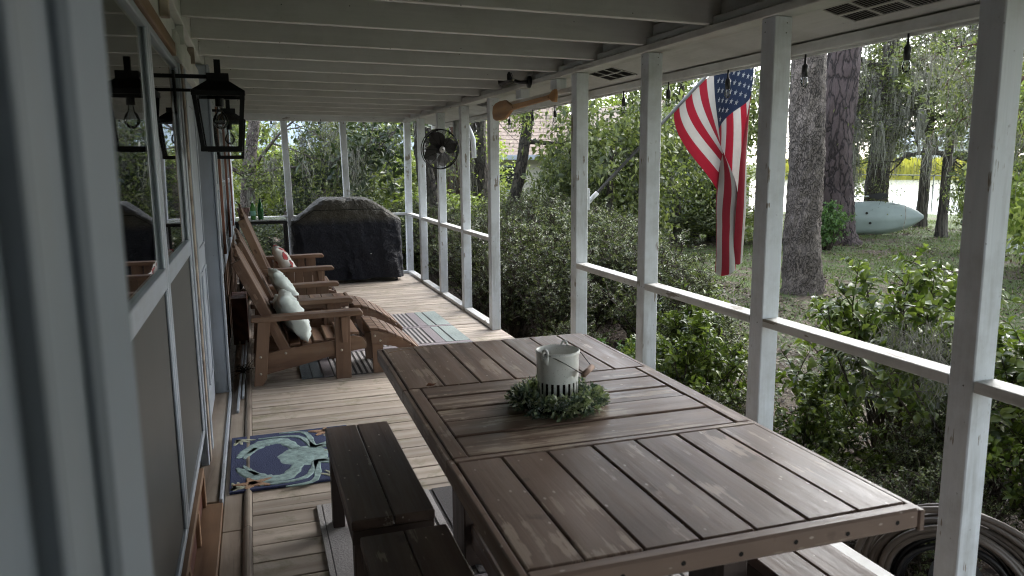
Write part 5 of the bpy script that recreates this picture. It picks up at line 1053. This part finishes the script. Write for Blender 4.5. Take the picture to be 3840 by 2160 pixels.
G = [('b', L_yellow, .6, 18.5, 1.0, 1.4, 1.25, 'yellow_green_bush', 'yellow green bush behind the bottles at the far end'), ('b', L_yellow, 3.2, 21, .9, 1.5, 1.2, 'yellow_green_bush', 'yellow green bush rising behind the round dark bush'), ('c', L_oak, -3.2, 19, 2.0, 1.8, 2.0, 'grey_green_tree', 'dull green tree at the far left behind the lantern'),
     ('b', L_yellow, 7.2, 19, .9, 1.4, 1.25, 'yellow_green_bush', 'bright bush between the far end posts'), ('b', L_yellow, 10.0, 18.5, .9, 1.3, 1.2, 'yellow_green_bush', 'bright yellow green bush beyond the right of the grill'), ('c', L_oak, 12.2, 21.5, 2.0, 1.4, 1.8, 'green_tree', 'green tree behind the far corner post'),
     ('a', L_azalea, 1.0, 14.6, .15, 1.1, .6, 'low_dark_bush', 'low dark bush along the fence behind the console'), ('a', L_azalea, 8.8, 14.8, .3, 1.3, .8, 'low_dark_bush', 'low dark bush behind the grill'), ('b', L_azalea, 12.8, 14.6, .35, 1.2, .8, 'low_dark_bush', 'low dark bush past the far corner'),
     ('b', L_yellow, 14.2, 22, 1.8, 1.6, 1.5, 'yellow_green_bush', 'yellow bush behind the fan trunks'), ('b', L_yellow, 17.0, 18.5, .55, 1.0, .75, 'yellow_green_bush', 'bright bush under the neighbour roof at left'), ('a', L_yellow, 20.2, 18.0, .45, 1.1, .75, 'yellow_green_bush', 'bright yellow bush at the leaning tree'), ('b', L_yellow, 22.4, 18.5, .3, 1.0, .6, 'yellow_green_bush', 'low yellow bush before the pale wall'),
     ('a', L_dark, 23.8, 15.5, 1.3, .8, 1.0, 'dark_bush', 'dark leafy bush just left of the sixth post'), ('c', L_azalea, 26.2, 15.0, 1.5, 1.5, 1.8, 'broad_green_bush', 'tall loose dark bush behind the flag pole'), ('c', L_yellow, 25.6, 17.5, 1.2, 1.2, 1.3, 'yellow_green_bush', 'yellow green bush behind the flag pole foot'), ('a', L_azalea, 28.0, 17.0, 1.7, 1.4, 1.7, 'dark_bush', 'dark tall bush right of the flag pole foot'),
     ('c', L_oak, 31.0, 19.5, 2.8, 1.7, 1.7, 'green_tree', 'loose green tree left of the flag'), ('c', L_azalea, 33.5, 20.5, 2.2, 1.6, 1.7, 'green_tree', 'open dark tree behind the flag'), ('b', L_yellow, 32.3, 21.5, 1.0, 1.7, .75, 'yellow_green_bush', 'yellow green bush over the fence behind the flag'), ('a', L_fern, 31.0, 20.2, .25, 1.5, .65, 'ivy_mound', 'ivy covered mound at the wire fence left of the flag'), ('b', L_fern, 34.2, 20.6, .15, 1.4, .55, 'ivy_mound', 'ivy covered mound at the fence right of the flag'),
     ('c', L_oak, 47.0, 27, 4.6, 2.4, 1.6, 'green_tree', 'high open crown over the pond'), ('c', L_moss, 44.0, 29, 3.6, 2.2, 1.7, 'moss_hung_tree', 'grey moss hung crown behind the pine trunk'), ('c', L_moss, 48.2, 23, 3.6, 1.9, 1.3, 'moss_hung_tree', 'grey moss hung crown right of the kayak'), ('c', L_oak, 50.0, 19, 2.9, 1.5, 1.1, 'green_tree', 'loose crown beside the nearest post'), ('c', L_oak, 42.6, 33, 2.0, 2.0, 1.9, 'green_tree', 'loose far crown between the two thick trunks'),
     ('b', L_azalea, 50.4, 19.8, .5, .55, .8, 'dark_bush', 'small bush on the bank right of the kayak'), ('a', L_azalea, 53.2, 17.5, 1.3, 1.2, 1.5, 'dark_bush', 'dark bush behind the white picket fence'), ('b', L_oak, 56.0, 16, 1.5, 1.6, 2.0, 'green_tree', 'green tree past the right edge of the frame'), ('b', L_oak, -7.5, 22, 2.5, 3, 3, 'green_tree', 'green tree out past the house corner'), ('c', L_oak, 9.8, 27, 3.4, 1.6, 1.5, 'green_tree', 'tree at the right end of the pale metal roof')]
for g in G: mass(*g)
for i, (b_, d) in enumerate(((13.5, 42), (27, 42), (32, 44), (-3, 42), (57, 34))): mass('c' if b_ > 30 else 'b', (L_oak, L_yellow)[i % 2], b_, d, 2.6, 3.2, 2.8, 'distant_tree', 'distant rounded tree '+('left of the neighbour house', 'right of the neighbour house', 'far behind the flag', 'past the pale metal roof at far left', 'beyond the white picket fence')[i], 'tree', 'distant trees')
FB = shrub_mesh(1.0, .55, 26, 14, .075, .2, 91, False, .005, .2, .2); shrub(FB, L_fern, 'fresh_shrub', 'fresh green shrub at the foot of the pine trunk', 'shrub', at(41.3, 18.9), 0, 1.1, None); shrub(FB, L_fern, 'fresh_shrub', 'small fresh green shrub left of the pine trunk foot', 'shrub', at(40.6, 18.6), 2, .75, None)
# added oaks out of frame, put in to shade the near end of the porch
CRB = crown_me('foliage', 1, 1, 1, 160, 60, .14, 61, .3, .3)
for i, (x, y, z, s) in enumerate(((6.6, -.8, 4.6, 3.2), (10.0, 1.2, 5.2, 3.4), (6.3, 1.4, 5.0, 2.4))):
    t_ = thing('tall_oak', ('tall oak shading the near end of the porch, behind the camera', 'tall oak crown over the yard right of the frame', 'oak crown over the near shrubs, above the frame')[i], 'tree', (x, y, GZ)); o = link('crown', CRB, L_oak, t_, (0, 0, z)); o.scale = (s, s, s*.6); link('trunk', trunk_me([(1.5, 0, 0), (1.0, 0, 3), (.3, 0, 7)], [.25, .2, .12], 12, .05, 2, .3), B_oak, t_)

# ---- wire fence
M_galv = plain('galvanised_steel', (.22, .24, .23), .5, .6); M_wire = plain('fence_wire', (.16, .17, .16), .55, .5)
def wire_fence(P, H, label, mesh=True, grp=None):
    f = thing('wire_fence', label, 'fence', (P[0][0], P[0][1], 0), 0, grp); o0 = Vector((P[0][0], P[0][1], 0)); wm = MB()
    for i in range(len(P)-1):
        a = Vector((*P[i], 0)); b_ = Vector((*P[i+1], 0)); L = (b_-a).length; n = max(1, round(L/2.6)); d = (b_-a)/L
        for k in range(n):
            p = a+d*(L*k/n)-o0; g = float(ground_h(p.x+o0.x, p.y+o0.y)); MB().tube([(p.x, p.y, g-.1), (p.x, p.y, g+H+.05)], .024, 8).build('fence_post', M_galv, f)
        ga, gb_ = float(ground_h(a.x, a.y)), float(ground_h(b_.x, b_.y)); pa, pb = a-o0, b_-o0
        MB().tube([(pa.x, pa.y, ga+H), (pb.x, pb.y, gb_+H)], .02, 6).build('top_rail', M_galv, f)
        if mesh:
            st_ = .085; m_ = int(L/st_); w = .0032
            for k in range(-int(H/st_), m_+1):
                for sgn in (1, -1):
                    s0 = k*st_ if sgn > 0 else (k+int(H/st_))*st_; s1 = s0+sgn*H; u0, u1 = 0.0, 1.0
                    if sgn > 0:
                        if s0 < 0: u0 = -s0/H
                        if s1 > L: u1 = (L-s0)/H
                    else:
                        if s0 > L: u0 = (s0-L)/H
                        if s1 < 0: u1 = s0/H
                    if u1 <= u0: continue
                    A_ = pa+d*(s0+sgn*H*u0); B_ = pa+d*(s0+sgn*H*u1); za, zb = ga+H*u0, ga+H*u1; off = Vector((-d.y, d.x, 0))*w*sgn
                    wm.add([(A_.x-d.x*w, A_.y-d.y*w, za), (A_.x+d.x*w, A_.y+d.y*w, za), (B_.x+d.x*w, B_.y+d.y*w, zb), (B_.x-d.x*w, B_.y-d.y*w, zb), (A_.x+off.x, A_.y+off.y, za+w), (B_.x+off.x, B_.y+off.y, zb+w)], [(0, 1, 2, 3), (0, 4, 5, 3), (1, 4, 5, 2)])
    if mesh: q = wm.build('wire_mesh', M_wire, f); q['kind'] = 'stuff'
wire_fence([(-4.5, 13.9), (-1.0, 13.9), (4.1, 14.4), (6.2, 15.4)], 1.08, 'chain link fence behind the far end of the porch'); wire_fence([(6.2, 15.4), (11.3, 19.4), (17.5, 23.2)], 1.15, 'chain link fence behind the flag', True)
wire_fence([at(43, 34.5)[:2], at(52, 35.5)[:2]], 1.55, 'wire fence along the pond bank', False)
# ---- white picket fence
pf = thing('picket_fence', 'white picket fence at the right edge of the yard', 'fence', (*at(51.2, 20)[:2], 0)); pa = Vector(at(51.2, 20, 0)); pb = Vector(at(60, 19, 0)); d = (pb-pa).normalized(); L = (pb-pa).length; g = float(ground_h(pa.x, pa.y)); ang = math.atan2(d.y, d.x); pf.rotation_euler = (0, 0, ang)
for k in range(int(L/.14)): box('picket', k*.14, k*.14+.06, -.012, .012, g+.02, g+1.30, M_post, pf)
for z in (.25, 1.10): box('rail', 0, L, .013, .05, g+z, g+z+.08, M_railx, pf)

# ---- kayak and paddle
kb = Vector(at(43.5, 23.4)); ky = thing('kayak', 'mint green kayak lying on its side beyond the pine', 'kayak', (kb.x, kb.y, kb.z)); ky.rotation_euler = (0, 0, R(-45.2))
ns, nc = 60, 28; V = []; Lk = 3.0
for i in range(ns+1):
    u = i/ns*2-1; w = max(.012, (1-abs(u)**2.4))**.75; dd = .30*w; hh = .46*w+.01; lift = .10*abs(u)**3+.05*max(0, u)**2
    for j in range(nc):
        a = 2*math.pi*j/nc; rib = 1+.045*math.cos(a*8)*(1 if math.sin(a) < 0 else .3)
        V.append((u*Lk/2, math.sin(a)*dd*rib*(1 if math.sin(a) < 0 else .35), (.45+.08*u)+math.cos(a)*hh*rib+(.0 if abs(u) < .5 else .0)))
idx = np.arange((ns+1)*nc).reshape(ns+1, nc); F = np.stack([idx[:-1], np.roll(idx[:-1], -1, 1), np.roll(idx[1:], -1, 1), idx[1:]], -1).reshape(-1, 4)
link('hull', mesh_np('hull', V, F, True), plain('mint_plastic', (.31, .37, .345), .45, 0, .12, 2.5, .1), ky)
hm = MB()
for (x, z) in ((.1, .62), (.2, .35), (-.6, .62), (-.5, .35), (-1.1, .5)): hm.lathe([(.001, 0), (.035, 0)], 12); v_ = hm.V[-1]; a = v_.copy(); v_[:, 0], v_[:, 1], v_[:, 2] = a[:, 0]+x, -.312, a[:, 1]+z
o = hm.build('scupper_hole', M_hole, ky); o['kind'] = 'stuff'
MB().tube([(1.02, -.24, .55+.33), (1.06, -.27, .55), (1.02, -.24, .55-.33)], .007, 5).build('strap', M_oldwood, ky)
pd = thing('kayak_paddle', 'dark bladed paddle lying on top of the kayak', 'paddle', (kb.x, kb.y, kb.z+1.06)); pd.rotation_euler = (0, 0, R(-45.2)); MB().tube([(-1.5, 0, 0), (.15, 0, .01)], .016, 8).build('shaft', M_post, pd)
bl = MB(); pr2 = [(.12, .02), (.25, .07), (.42, .085), (.56, .06), (.60, 0), (.56, -.06), (.42, -.085), (.25, -.07), (.12, -.02)]; link('blade', prism_me('blade', pr2, 'y', -.012, .012), M_blackp, pd, (0, -.02, .02)); bl = None
# ---- marsh bank and buildings
M_marsh = leafmat('marsh_grass', [(.22, .22, .03), (.34, .32, .04), (.45, .42, .08)], .9, .2)
n = 40000; bb = rng.uniform(R(38), R(62), n); dd = rng.uniform(110, 122, n); x = dd*np.sin(bb); y = dd*np.cos(bb); h = rng.uniform(1.2, 2.6, n); w = rng.uniform(.15, .35, n); V = np.zeros((n, 3, 3)); zb_ = -.9+(dd-110)*.05
V[:, 0] = np.stack([x-w, y+w, zb_], -1); V[:, 1] = np.stack([x+w, y-w, zb_], -1); V[:, 2] = np.stack([x, y, zb_+h], -1); tag(link('marsh_grass', mesh_np('marsh_grass', V.reshape(-1, 3), np.arange(3*n).reshape(-1, 3)), M_marsh), 'yellow green marsh grass on the far bank of the pond', kind='stuff')
M_wallb = plain('pale_blue_stucco', (.50, .54, .56), .85, 0, .1, 3); M_wallc = plain('cream_stucco', (.46, .43, .37), .85, 0, .1, 3)
m, t, b = newmat('old_brown_shingles'); v, _ = coords(t, (1, 1, 1), False); nn = noise(t, v, 6, 5, .8); t.links.new(ramp(t, nn, [(.3, (.10, .075, .06)), (.6, (.25, .19, .15)), (.8, (.36, .30, .25))]), b.inputs['Base Color']); b.inputs['Roughness'].default_value = .9; M_shing = m
M_metal = plain('pale_blue_metal_roof', (.33, .40, .44), .45, .1, .08, 2)
hs_ = thing('neighbour_house', 'pale stucco neighbour house with low brown shingle roof behind the trees', 'house', (12, 30, -.45)); 
def HB(n_, x0, x1, y0, y1, z0, z1, mat, par=hs_): return box(n_, x0, x1, y0, y1, z0, z1, mat, par, bev=.01)
HB('wall', -4.0, 1.2, -2, 6, 0, 2.45, M_wallc); HB('wall', 1.21, 7, -3.5, 6, 0, 2.9, M_wallb)
for k in range(15):
    y0 = -2.6+k*.31; z0 = 2.36+k*.155; o = beam('shingle_course', (-4.5, y0+.17, z0+.09), (1.2, y0+.17, z0+.09), .38, .03, M_shing, hs_); o.rotation_euler.rotate_axis('X', R(24))
HB('fascia', -4.5, 1.2, -2.70, -2.62, 2.2, 2.38, M_trimy)
link('gable', prism_me('gable', [(1.21, 2.91), (7.0, 2.91), (7.0, 3.3), (4.1, 4.5), (1.21, 3.3)], 'y', -3.45, 5.5), M_wallb, hs_)
for s, (xa, xb) in enumerate(((.8, 4.12), (7.4, 4.08))):
    za, zb = 3.16, 4.58
    link('roof_slope', prism_me('roof_slope', [(xa, za), (xb, zb), (xb, zb+.09), (xa, za+.09)], 'y', -4.0, 6), M_shing, hs_)
for (x0, x1) in ((-3.2, -2.2), (-.9, .1)):
    w = HB('window', x0, x1, -2.04, -2.0, 1.0, 2.0, M_trim); box('pane', -.44, .44, -.025, -.021, -.44, .44, M_room, w, bev=0)
s2 = thing('metal_roof_house', 'low building with pale blue metal roof beyond the far end of the porch', 'house', (1.8, 30, -.45))
HB('wall', -5, 4.6, 0, 6, 0, 2.2, M_wallb, s2); link('roof', prism_me('roof', [(-.6, 2.15), (3.0, 5.2), (6.6, 2.15), (6.6, 2.25), (3.0, 5.32), (-.6, 2.25)], 'x', -5.4, 5), M_metal, s2)
for k in range(26):
    x = -5.3+k*.41; beam('roof_seam', (x, -.6, 2.28), (x, 3.0, 5.34), .03, .04, M_metal, s2)
for (x0, x1) in ((-3.5, -2.3), (1.0, 2.2)): w = HB('window', x0, x1, -.04, 0, .9, 1.9, M_trim, s2); box('pane', -.54, .54, -.025, -.021, -.44, .44, M_room, w, bev=0)
fh = thing('distant_house', 'pale distant house across the pond with a low roof', 'house', (*at(47.6, 135)[:2], 0)); fh.rotation_euler = (0, 0, R(-47))
HB('wall', -6, 6, 0, 6, 0, 4.2, M_wallb, fh); link('roof', prism_me('roof', [(-.8, 4.1), (3, 6.4), (6.8, 4.1), (6.8, 4.25), (3, 6.6), (-.8, 4.25)], 'x', -6.5, 6.5), M_metal, fh)
for k in range(4): HB('window', -4.6+k*2.6, -3.4+k*2.6, -.05, 0, 1.2, 3.0, M_room, fh)
